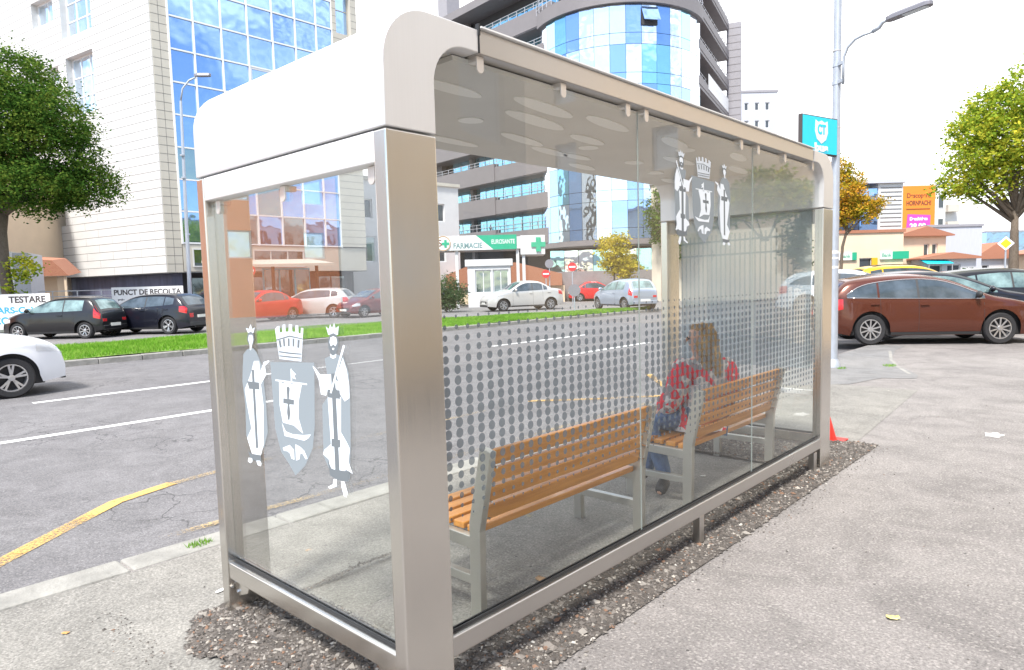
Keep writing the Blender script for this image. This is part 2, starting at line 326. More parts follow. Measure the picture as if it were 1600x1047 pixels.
# ------------------------------------------------------------------ ground, road, kerbs, markings
def sheet(name, pts, z, m, kind='structure'):
    b = MB(); b.add([(x, y, z) for x, y in pts], [tuple(range(len(pts)))]); o = part(name, b, m, fixn=False)
    o['kind'] = kind; return o
sheet('ground', [(-900, -700), (900, -700), (900, 1100), (-900, 1100)], -.135, 'lot_asphalt')
RZ = -.12
sheet('road', [(-17.0, -120), (-2.5, -120), (-2.5, 400), (-17.0, 400)], RZ, 'road_asphalt')
b = MB(); b.add([(-2.56, -120, 0), (90, -120, 0), (90, 400, 0), (-2.56, 400, 0), (-2.56, -120, -.13), (-2.56, 400, -.13)], [(0, 1, 2, 3), (0, 3, 5, 4)])
struct('pavement', b, 'pave', fixn=False)
b = MB(); b.add([(-900, -120, 0), (-17.1, -120, 0), (-17.1, 400, 0), (-900, 400, 0)], [(0, 1, 2, 3)]); struct('parking_ground', b, 'lot_asphalt', fixn=False)
sheet('shelter_floor', [(-2.35, -6), (-1.0, -6), (-.95, -.2), (-.05, -.2), (-.05, 5.2), (-.3, 9.0), (-2.35, 9.0)], .003, 'pave_inside')
sheet('asphalt_patch', [(-1.75, 8.6), (-1.19, 9.1), (-.99, 9.95), (-.56, 10.14), (-.62, 10.55), (-1.23, 11.74), (-1.55, 12.9), (-1.81, 14.2), (-1.85, 15.2), (-2.5, 15.3), (-2.5, 8.3)], .005, 'pave_patch')
def kerb(name, x0, x1, ys, z0, z1, lab=None):
    b = MB(); rnd = random.Random(3)
    for y0, y1 in ys:
        y = y0
        while y < y1-.05:
            l = min(1.0, y1-y); dz = rnd.uniform(-.007, .007); dx = rnd.uniform(-.008, .008)
            b.box(x0+dx, x1+dx, y+.006, y+l-.006, z0, z1+dz); y += l
    o = struct(name, b, 'kerb_stone', bevel=.018); return o
kerb('kerb', -2.60, -2.36, [(-12.12, 10.0)], -.16, .012)
kerb('kerb', -17.12, -16.92, [(-40, 42)], -.16, .02)
# white lane dashes and the yellow bus stop zigzag
b = MB()
for x, y0 in ((-7.95, -.15), (-11.15, 1.35)):
    for k in range(-3, 12):
        y = y0+10.5*k; b.add([(x-.075, y, RZ+.004), (x+.075, y, RZ+.004), (x+.075, y+4.3, RZ+.004), (x-.075, y+4.3, RZ+.004)], [(0, 1, 2, 3)])
struct('road_marking', b, 'line_white', fixn=False)
def line(pts, w, z):
    b = MB()
    for i in range(len(pts)-1):
        a = Vector(pts[i]); c = Vector(pts[i+1]); d = (c-a).normalized(); n = Vector((-d.y, d.x))*w/2; z_ = z+.0006*i
        b.add([(*(a+n), z_), (*(a-n), z_), (*(c-n+d*.02), z_), (*(c+n+d*.02), z_)], [(0, 1, 2, 3)])
    return b
zz = [(-3.25, -.85), (-3.62, -.42), (-4.32, .40), (-4.50, .9)]
struct('bus_stop_marking', line(zz, .125, RZ+.006), 'line_yellow', fixn=False)
struct('bus_stop_marking', line([(-4.48, .86), (-4.60, 1.6), (-4.62, 5.0)], .10, RZ+.009), 'line_yellow_faint', fixn=False)
struct('bus_stop_marking', line([(-4.62, 5.9), (-3.9, 6.6), (-3.2, 7.4)], .12, RZ+.009), 'line_yellow', fixn=False)
struct('bus_stop_marking', line([(-4.62, 9.2), (-3.9, 8.4), (-3.2, 7.6)], .12, RZ+.011), 'line_yellow', fixn=False)
struct('bus_stop_marking', line([(-3.12, .3), (-3.12, 4.0), (-3.12, 8.5)], .09, RZ+.013), 'line_yellow_faint', fixn=False)
# grass island
b = MB(); xs = np.linspace(-22.3, -17.12, 12)
ys = np.linspace(-30, 40, 70)
def gz(x, y): return .03+.07*math.sin(PI*min(1, max(0, (x+22.3)/5.2)))+.015*math.sin(y*1.3+x)
def gx(x, y):  # the island tapers to its tip
    k = 1 if y < 17 else max(.02, 1-(y-17)/13.0); return -17.12+(x+17.12)*k
grid = [(gx(x, y), y, gz(x, y) if y < 30 else .004) for y in ys for x in xs]
b.add(grid, [(j*12+i, j*12+i+1, (j+1)*12+i+1, (j+1)*12+i) for j in range(69) for i in range(11) if ys[j+1] < 30.5])
struct('grass_island', b, 'grass_soil', smooth='all', fixn=False)
def blades(name, n, fpos, h0, h1, m, w=.012):
    V = np.zeros((n*3, 3)); P = np.array([fpos() for _ in range(n)])
    a = rng.uniform(0, 2*PI, n); h = rng.uniform(h0, h1, n); l = rng.normal(0, .35, (n, 2))*h[:, None]
    V[0::3] = P; V[0::3, 0] -= np.cos(a)*w; V[0::3, 1] -= np.sin(a)*w
    V[1::3] = P; V[1::3, 0] += np.cos(a)*w; V[1::3, 1] += np.sin(a)*w
    V[2::3] = P; V[2::3, 2] += h; V[2::3, :2] += l
    me = bpy.data.meshes.new(name); me.vertices.add(n*3); me.vertices.foreach_set('co', V.ravel())
    me.loops.add(n*3); me.loops.foreach_set('vertex_index', np.arange(n*3)); me.polygons.add(n)
    me.polygons.foreach_set('loop_start', np.arange(0, n*3, 3)); me.polygons.foreach_set('loop_total', np.full(n, 3)); me.update()
    o = link(name, me, m, fixn=False); return o
def gpos():
    y = rng.uniform(-3, 30); x = rng.uniform(-22.2, -17.15); return (gx(x, y), y, gz(x, y)-.01)
tag(blades('grass', 90000, gpos, .05, .13, 'grass_blade', .014), 'short bright green grass of the island between the road and the parking area', 'grass', kind='stuff')
# weeds in the kerb joints
def tuft(px, py, r, z=0):
    def f():
        a = rng.uniform(0, 2*PI); q = r*math.sqrt(rng.uniform(0, 1)); return (px+q*math.cos(a), py+q*math.sin(a)*1.6, z)
    return f
tag(blades('weed_tuft', 150, tuft(-2.46, .30, .05), .015, .045, 'grass_blade', .004), 'green weed tuft in the kerb joint beside the left shelter post', 'weed')
tag(blades('weed_tuft', 160, tuft(-1.25, 11.5, .10), .02, .05, 'grass_blade', .004), 'green weed tuft at the edge of the bluish asphalt patch', 'weed')
tag(blades('weed_tuft', 90, tuft(-1.80, 10.75, .07), .02, .05, 'grass_blade', .004), 'sparse weed tuft growing at the foot of the grey lamp post', 'weed')
# old kerb remnant by the patch
b = MB()
for i, (p, q) in enumerate(((( -1.86, 14.0), (-1.5, 12.6)), ((-1.48, 12.5), (-1.2, 11.7)), ((-1.18, 11.6), (-.75, 10.6)))): b.bar((*p, .0), (*q, .0), .06, .016)
struct('kerb', b, 'kerb_stone', bevel=.008)

# gravel trench round the shelter
def trench(x, y):
    o = -1.56 < x < .13 and -.27+.03*math.sin(x*11)+.02*math.sin(x*29) < y < 5.45 and x > -1.50+.05*math.sin(y*13)+max(0, -y-.08)*1.1
    i = -1.32 < x < -.30 and .36 < y < 4.2
    return o and not i and not (x < -1.36 and y > .22 and y < 4.3)
b = MB(); st = .03
nx = int(1.95/st); ny = int(5.95/st); idx = {}
def tz(x, y):
    e = min(x+1.72, .13-x, y+.34, 5.45-y); k = min(1, max(0, e/.16))
    if y < 0: k = min(1, max(0, (y+.27)/.14))*min(1, max(0, (x+1.56)/.2))
    return .006+k*(.012+.012*math.sin(x*7+y*5)*math.sin(y*3.1)+.008)
for j in range(ny):
    for i in range(nx):
        x = -1.78+i*st; y = -.40+j*st
        if trench(x+st/2, y+st/2):
            q = []
            for (a, c) in ((i, j), (i+1, j), (i+1, j+1), (i, j+1)):
                if (a, c) not in idx:
                    X, Y = -1.78+a*st, -.40+c*st; idx[(a, c)] = len(b.v); b.v.append((min(X+rng.uniform(-.008, .008), .125) if X < .1 else .125, Y+rng.uniform(-.008, .008), tz(X, Y)))
                q.append(idx[(a, c)])
            b.f.append(tuple(q))
struct('soil_trench', b, 'soil', smooth='all', fixn=False)
oct_v = np.array([(1,0,0),(-1,0,0),(0,1,0),(0,-1,0),(0,0,1),(0,0,-1)], float)
oct_f = np.array([(0,2,4),(2,1,4),(1,3,4),(3,0,4),(2,0,5),(1,2,5),(3,1,5),(0,3,5)])
def pebbles(name, pos, siz, m):
    n = len(pos); V = np.repeat(oct_v[None], n, 0)+rng.normal(0, .22, (n, 6, 3)); V *= (siz[:, None, None]*np.stack([rng.uniform(.7, 1.3, n), rng.uniform(.6, 1.1, n), rng.uniform(.4, .8, n)], 1)[:, None, :])
    a = rng.uniform(0, 2*PI, n); ca, sa = np.cos(a), np.sin(a); x = V[..., 0]*ca[:, None]-V[..., 1]*sa[:, None]; y = V[..., 0]*sa[:, None]+V[..., 1]*ca[:, None]
    V = np.stack([x, y, V[..., 2]], -1)+pos[:, None, :]
    F = (oct_f[None]+np.arange(n)[:, None, None]*6).reshape(-1, 3)
    me = bpy.data.meshes.new(name); me.from_pydata(V.reshape(-1, 3).tolist(), [], F.tolist()); me.update()
    return link(name, me, m, fixn=False)
def stone_mat(name, cols):
    m = bpy.data.materials.new(name); m.use_nodes = True; t = m.node_tree; b_ = t.nodes['Principled BSDF']; b_.inputs['Roughness'].default_value = .9
    g = t.nodes.new('ShaderNodeNewGeometry'); cr = t.nodes.new('ShaderNodeValToRGB'); cr.color_ramp.interpolation = 'CONSTANT'; e = cr.color_ramp.elements
    e[0].position = 0; e[0].color = (*cols[0][1], 1); e[1].position = cols[1][0]; e[1].color = (*cols[1][1], 1)
    for p, c in cols[2:]: q = e.new(p); q.color = (*c, 1)
    t.links.new(g.outputs['Random Per Island'], cr.inputs[0]); t.links.new(cr.outputs[0], b_.inputs['Base Color']); MATS[name] = m
stone_mat('gravel_stones', [(0, (.075, .068, .062)), (.30, (.12, .108, .098)), (.55, (.18, .162, .145)), (.76, (.26, .24, .215)), (.90, (.20, .12, .08)), (.955, (.36, .33, .29)), (.992, (.5, .48, .44))])
pp = []
while len(pp) < 26000:
    x, y = rng.uniform(-1.75, .13), rng.uniform(-.38, 5.5)
    if trench(x, y) and (y < 1.2 or rng.random() < .75): pp.append((x, y, tz(x, y)+.002))
pp = np.array(pp); sz = np.clip(rng.lognormal(-5.08, .52, len(pp)), .002, .026)
tag(pebbles('gravel', pp, sz, 'gravel_stones'), 'dark loose gravel in the trench around the foot of the bus shelter', 'gravel', kind='stuff')
# scattered crumbs on the pavement
pp = []
for _ in range(1500):
    if rng.random() < .55:
        s = rng.random()
        pp.append((.12+abs(rng.normal(0, .055)), rng.uniform(0, 5.4), .004) if s < .6 else (rng.uniform(-1.9, 0)+rng.normal(0, .05), -.34-abs(rng.normal(0, .10)), .004))
    else: pp.append((rng.uniform(-2.2, 3), rng.uniform(-1, 9), .004))
pp = np.array(pp); tag(pebbles('loose_grit', pp, np.clip(rng.lognormal(-5.6, .4, len(pp)), .0015, .009), 'gravel_stones'), 'dark grit crumbs scattered over the pale pavement', 'grit', kind='stuff')

# litter
mat('paper', (.72, .72, .70), .8, var=.1, vs=20); mat('card', (.42, .27, .15), .8, var=.15, vs=20); mat('dry_leaf', (.45, .22, .08), .8, col2=(.6, .36, .12), vs=30); mat('yellow_leaf', (.68, .55, .10), .7, col2=(.80, .74, .38), vs=25)
def scrap(name, loc, w, h, m, label, cat, rz=0, fold=.3, z=.006):
    b = MB(); P = []
    for j in range(4):
        for i in range(5):
            u = i/4-.5; v = j/3-.5; P.append((u*w*(1-.3*abs(v)), v*h*(1-.5*u*u*2), fold*w*(u*u+.4*v*v)*1.2+.0015*((i*7+j*3) % 3)))
    b.add(P, [(j*5+i, j*5+i+1, (j+1)*5+i+1, (j+1)*5+i) for j in range(3) for i in range(4)])
    o = part(name, b, m, smooth='all', fixn=False); o.location = (*loc, z); o.rotation_euler = (0, 0, rz)
    q = o.modifiers.new('s', 'SOLIDIFY'); q.thickness = .0015
    return tag(o, label, cat)
scrap('fallen_leaf', (1.08, 1.97), .060, .036, 'yellow_leaf', 'curled yellow leaf lying alone on the pavement at lower right', 'leaf', .5, .35)
scrap('cardboard_scrap', (-.45, 1.26), .07, .05, 'card', 'folded brown cardboard scrap on the shelter floor behind the near bench', 'scrap', .2, .5)
scrap('paper_scrap', (-.68, 3.55), .05, .03, 'paper', 'small white paper scrap on the shelter floor under the far bench', 'paper', .9)
scrap('paper_scrap', (-1.70, .10), .09, .03, 'paper', 'white torn paper on the pavement left of the left shelter post', 'paper', 1.9, .15)
scrap('paper_scrap', (-1.62, .17), .05, .025, 'paper', 'tiny white paper bit just right of a larger torn paper beside the left shelter post', 'paper', .4, .15)
scrap('fallen_leaf', (-2.66, -.07), .05, .025, 'dry_leaf', 'brown dry leaf on the road near the kerb, at the lower left', 'leaf', .1, .3, RZ+.006)
scrap('fallen_leaf', (-1.83, -.59), .035, .02, 'dry_leaf', 'small orange-brown leaf on the pavement at the lower left corner', 'leaf', .8, .3)
b = MB(); P = []
for k in range(14):
    a = 2*PI*k/14; q = 1+.25*math.sin(k*2.3); P.append((.88+.075*q*math.cos(a), 6.5+.11*q*math.sin(a), .005))
b.add(P, [tuple(range(14))]); tag(part('paint_blotch', b, 'white_paint', fixn=False), 'white blotch of dried paint on the pavement at the right', 'stain')

# ------------------------------------------------------------------ bus shelter
W, L, HS, PW, HT, HB = 1.4626, 4.477, 2.123, .223, 2.543, 2.459
T = .07
sh = empty('bus_shelter', (0, 0, 0), 'brushed steel and glass bus shelter with rounded roof corners and dotted glass', 'bus shelter')
def arc(cx, cy, r, a0, a1, n=10): return [(cx+r*math.cos(a0+(a1-a0)*i/n), cy+r*math.sin(a0+(a1-a0)*i/n)) for i in range(n+1)]
RO, RI = .20, .155
near = [(0, HS+.006)]+arc(RO, HT-RO, RO, PI, PI/2)+[(.448, HT), (.448, HB)]+arc(PW+RI, HB-RI, RI, PI/2, PI)+[(PW, HS+.006)]
far = [(L-y, z) for y, z in near]
mid = [(.453, HT+.004), (L-.453, HT+.004), (L-.453, HB), (.453, HB)]
def ext(poly, x0, x1): b = MB(); b.prism(poly, lambda u, v: (x0, u, v), lambda u, v: (x1, u, v)); return b
part('roof_corner', ext(near, -W, 0), 'steel_cap', sh, smooth=True, bevel=.004)
part('roof_corner', ext(far, -W, 0), 'steel_cap', sh, smooth=True, bevel=.004)
part('roof_beam', ext(mid, -W+.004, -.004), 'steel_side', sh, bevel=.003)
b = MB(); b.box(-.02, .012, .455, L-.455, HT+.006, HT+.012); part('drip_edge', b, 'white_paint', sh)
b = MB(); b.box(-.012, .006, .4465, .4545, HT-.02, HT+.022); b.box(-.002, .003, .4480, .4530, HB, HT-.02); part('joint_strip', b, 'rubber', sh)
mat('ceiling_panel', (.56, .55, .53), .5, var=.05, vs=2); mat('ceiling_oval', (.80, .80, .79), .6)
b = MB(); b.box(-W+.075, -.075, PW+.16, L-PW-.16, HB-.022, HB-.003); ce = part('ceiling', b, 'ceiling_panel', sh)
rnd = random.Random(11)
ov = [(-.29,1.18,.26,.055),(-.49,1.35,.28,.06),(-.71,1.09,.07,.06),(-.28,1.70,.24,.05),(-.74,2.15,.07,.06),(-.98,2.06,.22,.05),(-.98,2.35,.16,.045),(-.6,1.95,.20,.05),(-.37,2.71,.08,.06),(-.3,2.45,.22,.05),(-1.15,1.35,.24,.05),(-.9,.75,.22,.05),(-.35,.62,.20,.05),(-.85,1.65,.24,.05),(-1.2,2.7,.2,.05),(-.6,3.05,.24,.05),(-.25,3.25,.2,.045),(-1.0,3.4,.08,.06),(-.5,3.8,.24,.05),(-1.15,3.9,.2,.05),(-.85,2.85,.09,.06)]
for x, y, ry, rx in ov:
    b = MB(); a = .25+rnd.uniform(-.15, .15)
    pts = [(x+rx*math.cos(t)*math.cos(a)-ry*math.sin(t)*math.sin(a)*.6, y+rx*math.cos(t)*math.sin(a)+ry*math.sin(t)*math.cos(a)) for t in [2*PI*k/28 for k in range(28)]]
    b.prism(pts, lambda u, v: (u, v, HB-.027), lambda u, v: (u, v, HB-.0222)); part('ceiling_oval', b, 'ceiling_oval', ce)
for x0, y0 in ((-W, 0), (-T, 0), (-W, L-PW), (-T, L-PW)):
    b = MB(); b.box(x0, x0+T, y0, y0+PW, -.05, HS); part('post', b, 'steel', sh, bevel=.007, seg=3)
for y0 in (.004, L-.064):
    b = MB(); b.box(-W+T, -T, y0, y0+.06, 2.0175, HS); part('header', b, 'steel_pale', sh, bevel=.004)
zr, zb = .270, .188
for y0, s in ((.006, 1), (L-.066, -1)):
    b = MB(); b.box(-W+T, -T, y0, y0+.06, zb, zr); part('bottom_rail', b, 'steel', sh, bevel=.007, seg=3)
    b = MB(); yc = y0+.042 if s > 0 else y0+.018; b.box(-W+T, -T, yc-.011, yc-.006, zr, zr+.012); b.box(-W+T, -T, yc+.006, yc+.011, zr, zr+.012); part('glass_seal', b, 'rubber', sh)
b = MB(); b.box(-.062, -.004, PW, L-PW, zb, zr); part('bottom_rail', b, 'steel_side', sh, bevel=.007, seg=3)
b = MB(); b.box(-.051, -.046, PW, L-PW, zr, zr+.012); b.box(-.034, -.029, PW, L-PW, zr, zr+.012); part('glass_seal', b, 'rubber', sh)
b = MB(); b.box(-.058, -.010, 2.20, 2.255, -.03, zb); part('support_foot', b, 'steel_side', sh, bevel=.004)
b = MB(); b.box(-.058, -.010, L-PW-.12, L-PW-.06, -.03, zb-.01); part('support_foot', b, 'steel_side', sh, bevel=.004)
# corner gusset plates and bolts
for x0 in (-W+T, -T-.17):
    b = MB(); s = 1 if x0 < -1 else -1; xa = x0 if s > 0 else x0+.17
    poly = [(xa, zb), (xa+s*.16, zb), (xa+s*.13, zb-.05), (xa+s*.04, zb-.085), (xa+s*.012, zb-.06), (xa, zb-.03)]
    b.prism(poly, lambda u, v: (u, .030, v), lambda u, v: (u, .036, v)); g = part('gusset_plate', b, 'steel', sh, bevel=.0015)
    b = MB()
    for dx, dz in ((.035, -.062), (.012, -.018)): b.lathe([(.0001, -.008), (.008, -.008), (.009, 0), (.009, .004)], 8, Matrix.Translation((xa+s*dx, .026, zb+dz)) @ Matrix.Rotation(PI/2, 4, 'X'))
    part('bolt', b, 'chrome', g)
# glass
panes = []
def pane(x0, x1, y0, y1, z0, z1, m='clear_glass'):
    b = MB(); b.box(x0, x1, y0, y1, z0, z1); o = part('glass_pane', b, m, sh); panes.append(o); return o
pl = pane(-W+T+.004, -T-.004, .045, .053, zr+.002, 2.06, 'end_glass')
pf = pane(-W+T+.004, -T-.004, L-.053, L-.045, zr+.002, 2.06)
ys_ = [PW+.004, 1.606, 3.0, L-PW-.004]
pb = [pane(-.044, -.036, ys_[i]+.002, ys_[i+1]-.002, zr+.002, 2.438) for i in range(3)]
b = MB()
for y in ys_[1:3]: b.box(-.0435, -.0365, y-.0013, y+.0013, zr+.004, 2.436)
mat('pane_edge', (.26, .29, .28), .3); part('pane_joint', b, 'pane_edge', sh)
# clamps
def clamp(x, y, z, axis):
    b = MB(); pts = [(-.019, .032), (.019, .032)]+arc(0, -.012, .019, 0, -PI, 8)
    if axis == 'x':
        b.prism(pts, lambda u, v: (x+.006, y+u, z+v), lambda u, v: (x-.0, y+u, z+v)); b.box(x-.05, x-.001, y-.017, y+.017, z+.012, z+.034)
    else:
        b.prism(pts, lambda u, v: (x+u, y-.006, z+v), lambda u, v: (x+u, y-.0, z+v)); b.box(x-.017, x+.017, y+.001, y+.05, z+.012, z+.034)
    return part('glass_clamp', b, 'clamp_steel', sh, bevel=.0015)
mat('clamp_steel', (.72, .68, .64), .35, metal=.6)
for y in (.48, .99, 1.50, 1.67, 2.23, 2.80, 3.06, 3.52, 4.08): clamp(-.030, y, HB-.032, 'x')
for x in (-1.33, -.74, -.135): clamp(x, .040, 1.984, 'y')
# rows of grey dots on the back panes, largest half way up
for k, pn in enumerate(pb):
    b = MB(); y = ys_[0]+.035
    while y < ys_[3]-.02:
        if ys_[k]+.012 < y < ys_[k+1]-.012:
            for j in range(22):
                z = .67+j*.0405; t = (z-1.10)/.43; r_ = .0200*max(.0, 1-t*t)**.75
                if r_ > .003:
                    P = [(-.0352, y+r_*math.cos(2*PI*i/14)*.95, z+r_*math.sin(2*PI*i/14)) for i in range(14)]; b.add(P, [tuple(range(14))])
        y += .0585
    part('dot_pattern', b, 'dot_film', pn, fixn=False)
EMB=[('g',[(-167,158),(190,176),(170,-78),(146,-179),(80,-263),(-4,-321),(-56,-277),(-117,-234),(-157,-135)]),('w',[(-99,79),(-67,70),(-33,83),(6,73),(46,85),(84,75),(54,7),(46,-68),(75,-129),(3,-103),(-86,-101),(-106,-26)]),('w',[(-129,84),(127,86),(126,80),(-130,77)]),('w',[(3,139),(11,140),(10,82),(0,81)]),('w',[(10,136),(45,118),(29,112),(43,97),(7,102)]),('d',[(-39,57),(-23,63),(-12,55),(-24,8),(18,8),(15,-13),(-23,-15),(-18,-54),(-30,-85),(-41,-83),(-46,-53),(-37,-14),(-73,-15),(-71,7),(-38,7)]),('w',[(-94,-102),(-65,-137),(-9,-142),(78,-135),(139,-124),(115,-144),(83,-158),(-3,-158),(-76,-159)]),('w',[(-98,-214),(-39,-193),(-5,-209),(-5,-253),(-29,-251),(-39,-231),(-58,-224),(-91,-226)]),('w',[(10,-183),(49,-189),(79,-201),(102,-231),(86,-236),(65,-217),(46,-218),(36,-245),(8,-254)]),('l',[(-108,304),(-88,316),(-68,318),(-68,290),(-48,292),(-41,324),(-19,326),(-19,295),(4,296),(10,327),(35,327),(35,297),(57,296),(63,324),(84,323),(84,293),(99,290),(105,315),(123,313),(94,175),(-84,176)]),('d',[(-101,259),(11,280),(112,271),(112,267),(11,274),(-102,253)]),('d',[(-82,256),(-65,258),(-58,228),(-75,225)]),('d',[(-45,263),(-30,265),(-29,233),(-43,231)]),('d',[(-4,267),(10,268),(8,235),(-6,234)]),('d',[(35,268),(49,268),(44,235),(32,235)]),('d',[(75,265),(90,264),(83,231),(69,232)]),('d',[(-83,210),(4,208),(97,208),(97,204),(3,203),(-84,205)]),('d',[(-82,192),(2,192),(94,192),(93,188),(2,187),(-82,188)]),('g',[(-408,180),(-367,205),(-311,212),(-282,196),(-239,137),(-222,-20),(-221,-161),(-265,-238),(-385,-237),(-428,-206),(-419,-58),(-434,51),(-421,125)]),('l',[(-370,303),(-342,298),(-321,321),(-309,298),(-283,307),(-300,281),(-352,280)]),('d',[(-352,277),(-325,287),(-301,278),(-294,257),(-306,234),(-328,220),(-351,228),(-365,250)]),('w',[(-342,271),(-312,272),(-306,252),(-317,231),(-332,202),(-343,203),(-340,228),(-352,250)]),('w',[(-309,154),(-263,157),(-256,109),(-219,155),(-174,165),(-170,160),(-212,138),(-204,100),(-258,52),(-245,-40),(-263,-220),(-297,-277),(-381,-283),(-420,-214),(-372,-162),(-400,-56),(-414,16),(-350,89)]),('d',[(-336,113),(-313,114),(-317,-246),(-340,-251)]),('d',[(-386,57),(-273,59),(-273,27),(-371,22)]),('d',[(-418,-277),(-381,-285),(-297,-277),(-295,-306),(-394,-313)]),('w',[(-418,-307),(-383,-304),(-380,-318),(-402,-331),(-426,-325)]),('w',[(-343,-309),(-309,-304),(-294,-315),(-303,-329),(-331,-328)]),('g',[(273,198),(341,219),(400,214),(434,149),(434,44),(424,-123),(406,-264),(272,-256),(229,-199),(239,10),(300,62)]),('l',[(293,325),(314,315),(324,335),(336,319),(352,340),(360,319),(382,329),(374,294),(307,292)]),('d',[(320,294),(343,300),(363,294),(376,273),(370,243),(352,219),(334,213),(317,219),(304,241),(303,270)]),('w',[(321,282),(342,288),(361,283),(366,265),(354,250),(339,257),(322,248),(314,263)]),('w',[(330,242),(346,243),(342,235),(332,235)]),('w',[(314,219),(333,211),(357,221),(353,206),(333,200),(315,205)]),('w',[(182,163),(199,158),(216,146),(236,131),(318,139),(312,79),(284,73),(271,50),(235,52),(223,111)]),('w',[(400,208),(422,163),(434,104),(432,55),(399,39),(368,68),(333,92),(320,109),(338,121),(364,110),(354,136)]),('w',[(282,49),(376,54),(364,-85),(399,-119),(419,-143),(405,-195),(429,-238),(385,-229),(368,-246),(273,-241),(269,-208),(228,-192),(237,-174),(289,-142),(285,-33)]),('d',[(314,141),(342,143),(341,-252),(310,-257)]),('d',[(283,76),(369,80),(369,46),(284,44)]),('d',[(295,-119),(356,-116),(354,-147),(292,-151)]),('d',[(261,-214),(287,-244),(409,-233),(400,-274),(325,-282),(270,-272)]),('w',[(297,-282),(318,-279),(316,-308),(265,-329),(252,-322),(288,-305)]),('w',[(348,-282),(372,-279),(391,-321),(380,-340),(363,-338),(350,-305)]),('w',[(408,258),(419,254),(312,62),(301,65)])]
FM = {'g': 'film_grey', 'w': 'film_white', 'd': 'film_dark', 'l': 'film_light'}
def emblem(parent, fn):
    """town arms in matt film: king, shield with a sailing ship under a mural crown, queen"""
    e = bpy.data.objects.new('coat_of_arms', None); C.objects.link(e); e.parent = parent
    for k in 'gwdl':
        b = MB()
        for i, (m_, pl_) in enumerate(EMB):
            if m_ == k: o = .0006+.00012*i; b.prism([(u/1000, v/1000) for u, v in pl_], lambda u, v: fn(u, v, o-.0001), lambda u, v: fn(u, v, o))
        part({'g': 'shield', 'w': 'figures', 'd': 'trim', 'l': 'crown'}[k], b, FM[k], e)
    return e
emblem(pl, lambda u, v, o: (-.772+u, .045-o, 1.124+v))
emblem(pb[1], lambda u, v, o: (-.036+o, 2.31-u*.80, 2.045+v*.76))
# poster board film inside the far end panel
b = MB(); ro = [(-1.27, .82), (-.16, .82)]; pts = arc(-.18, .86, .04, -PI/2, 0, 6)+arc(-.18, 2.13, .04, 0, PI/2, 6)+[(-1.33, 2.17), (-1.33, .82)]
b.prism(pts, lambda u, v: (u, L-.075, v), lambda u, v: (u, L-.070, v)); part('poster_board', b, 'poster_film', sh)
b = MB(); b.box(-W+T, -T, L-.09, L-.066, .60, .64); part('end_crossbar', b, 'white_paint', sh, bevel=.003)

# ------------------------------------------------------------------ benches
def bench(y0, label):
    o = empty('park_bench', (0, y0, 0), label, 'bench', group='benches inside the bus shelter')
    for k, y in enumerate((.02, 1.44)):
        fr = bpy.data.objects.new('leg_frame', None); C.objects.link(fr); fr.parent = o
        b = MB()
        def flat(pts, w, y=y):
            for i in range(len(pts)-1): b.bar((pts[i][0], y, pts[i][1]), (pts[i+1][0], y, pts[i+1][1]), .042, w, up=(1, 0, 0) if abs(pts[i+1][1]-pts[i][1]) > abs(pts[i+1][0]-pts[i][0]) else (0, 0, 1))
        poly = [(-.455, -.02), (-.385, -.02), (-.378, .44), (-.29, .83), (-.36, .845), (-.448, .47)]
        b.prism(poly, lambda u, v: (u, y-.021, v), lambda u, v: (u, y+.021, v)); part('rear_leg', b, 'bench_steel', fr, bevel=.004)
        b = MB(); b.box(-.92, -.86, y-.021, y+.021, -.02, .36); part('front_leg', b, 'bench_steel', fr, bevel=.004)
        b = MB(); b.prism([(-.93, .36), (-.44, .345), (-.44, .405), (-.93, .415)], lambda u, v: (u, y-.0205, v), lambda u, v: (u, y+.0205, v)); part('seat_rail', b, 'bench_steel', fr, bevel=.003)
        b = MB(); b.box(-.87, -.44, y-.0205, y+.0205, .17, .215); part('cross_bar', b, 'bench_steel', fr, bevel=.003)
        b = MB()
        for z in (.50, .585, .67, .755):
            x = -.385+(z-.44)*.226; yy = y+(.032 if k == 0 else -.032)
            b.tube([(x-.03, yy, z), (x+.012, yy, z-.004)], .006, 8)
        part('bolt', b, 'chrome', fr)
    st_ = bpy.data.objects.new('seat', None); C.objects.link(st_); st_.parent = o
    for i in range(5):
        x = -.905+i*.098; z = .418-.004*i
        b = MB(); b.box(x, x+.075, .045, 1.415, z, z+.034); part('slat', b, 'bench_wood', st_, bevel=.006)
    bk = bpy.data.objects.new('backrest', None); C.objects.link(bk); bk.parent = o
    for i in range(4):
        z = .475+i*.093; x = -.43+(z-.44)*.226; b = MB()
        b.prism([(x-.012, z), (x+.018, z-.004), (x+.036, z+.071), (x+.006, z+.075)], lambda u, v: (u, .045, v), lambda u, v: (u, 1.415, v)); part('slat', b, 'bench_wood', bk, bevel=.005)
    return o
mat('bench_steel', (.50, .49, .45), .38, metal=.75, var=.06, vs=4)
bench(.74, 'wooden slatted bench with steel frame, the empty near one behind the dotted glass')
bench(2.80, 'wooden slatted bench with steel frame, the far one with the woman sitting on it')
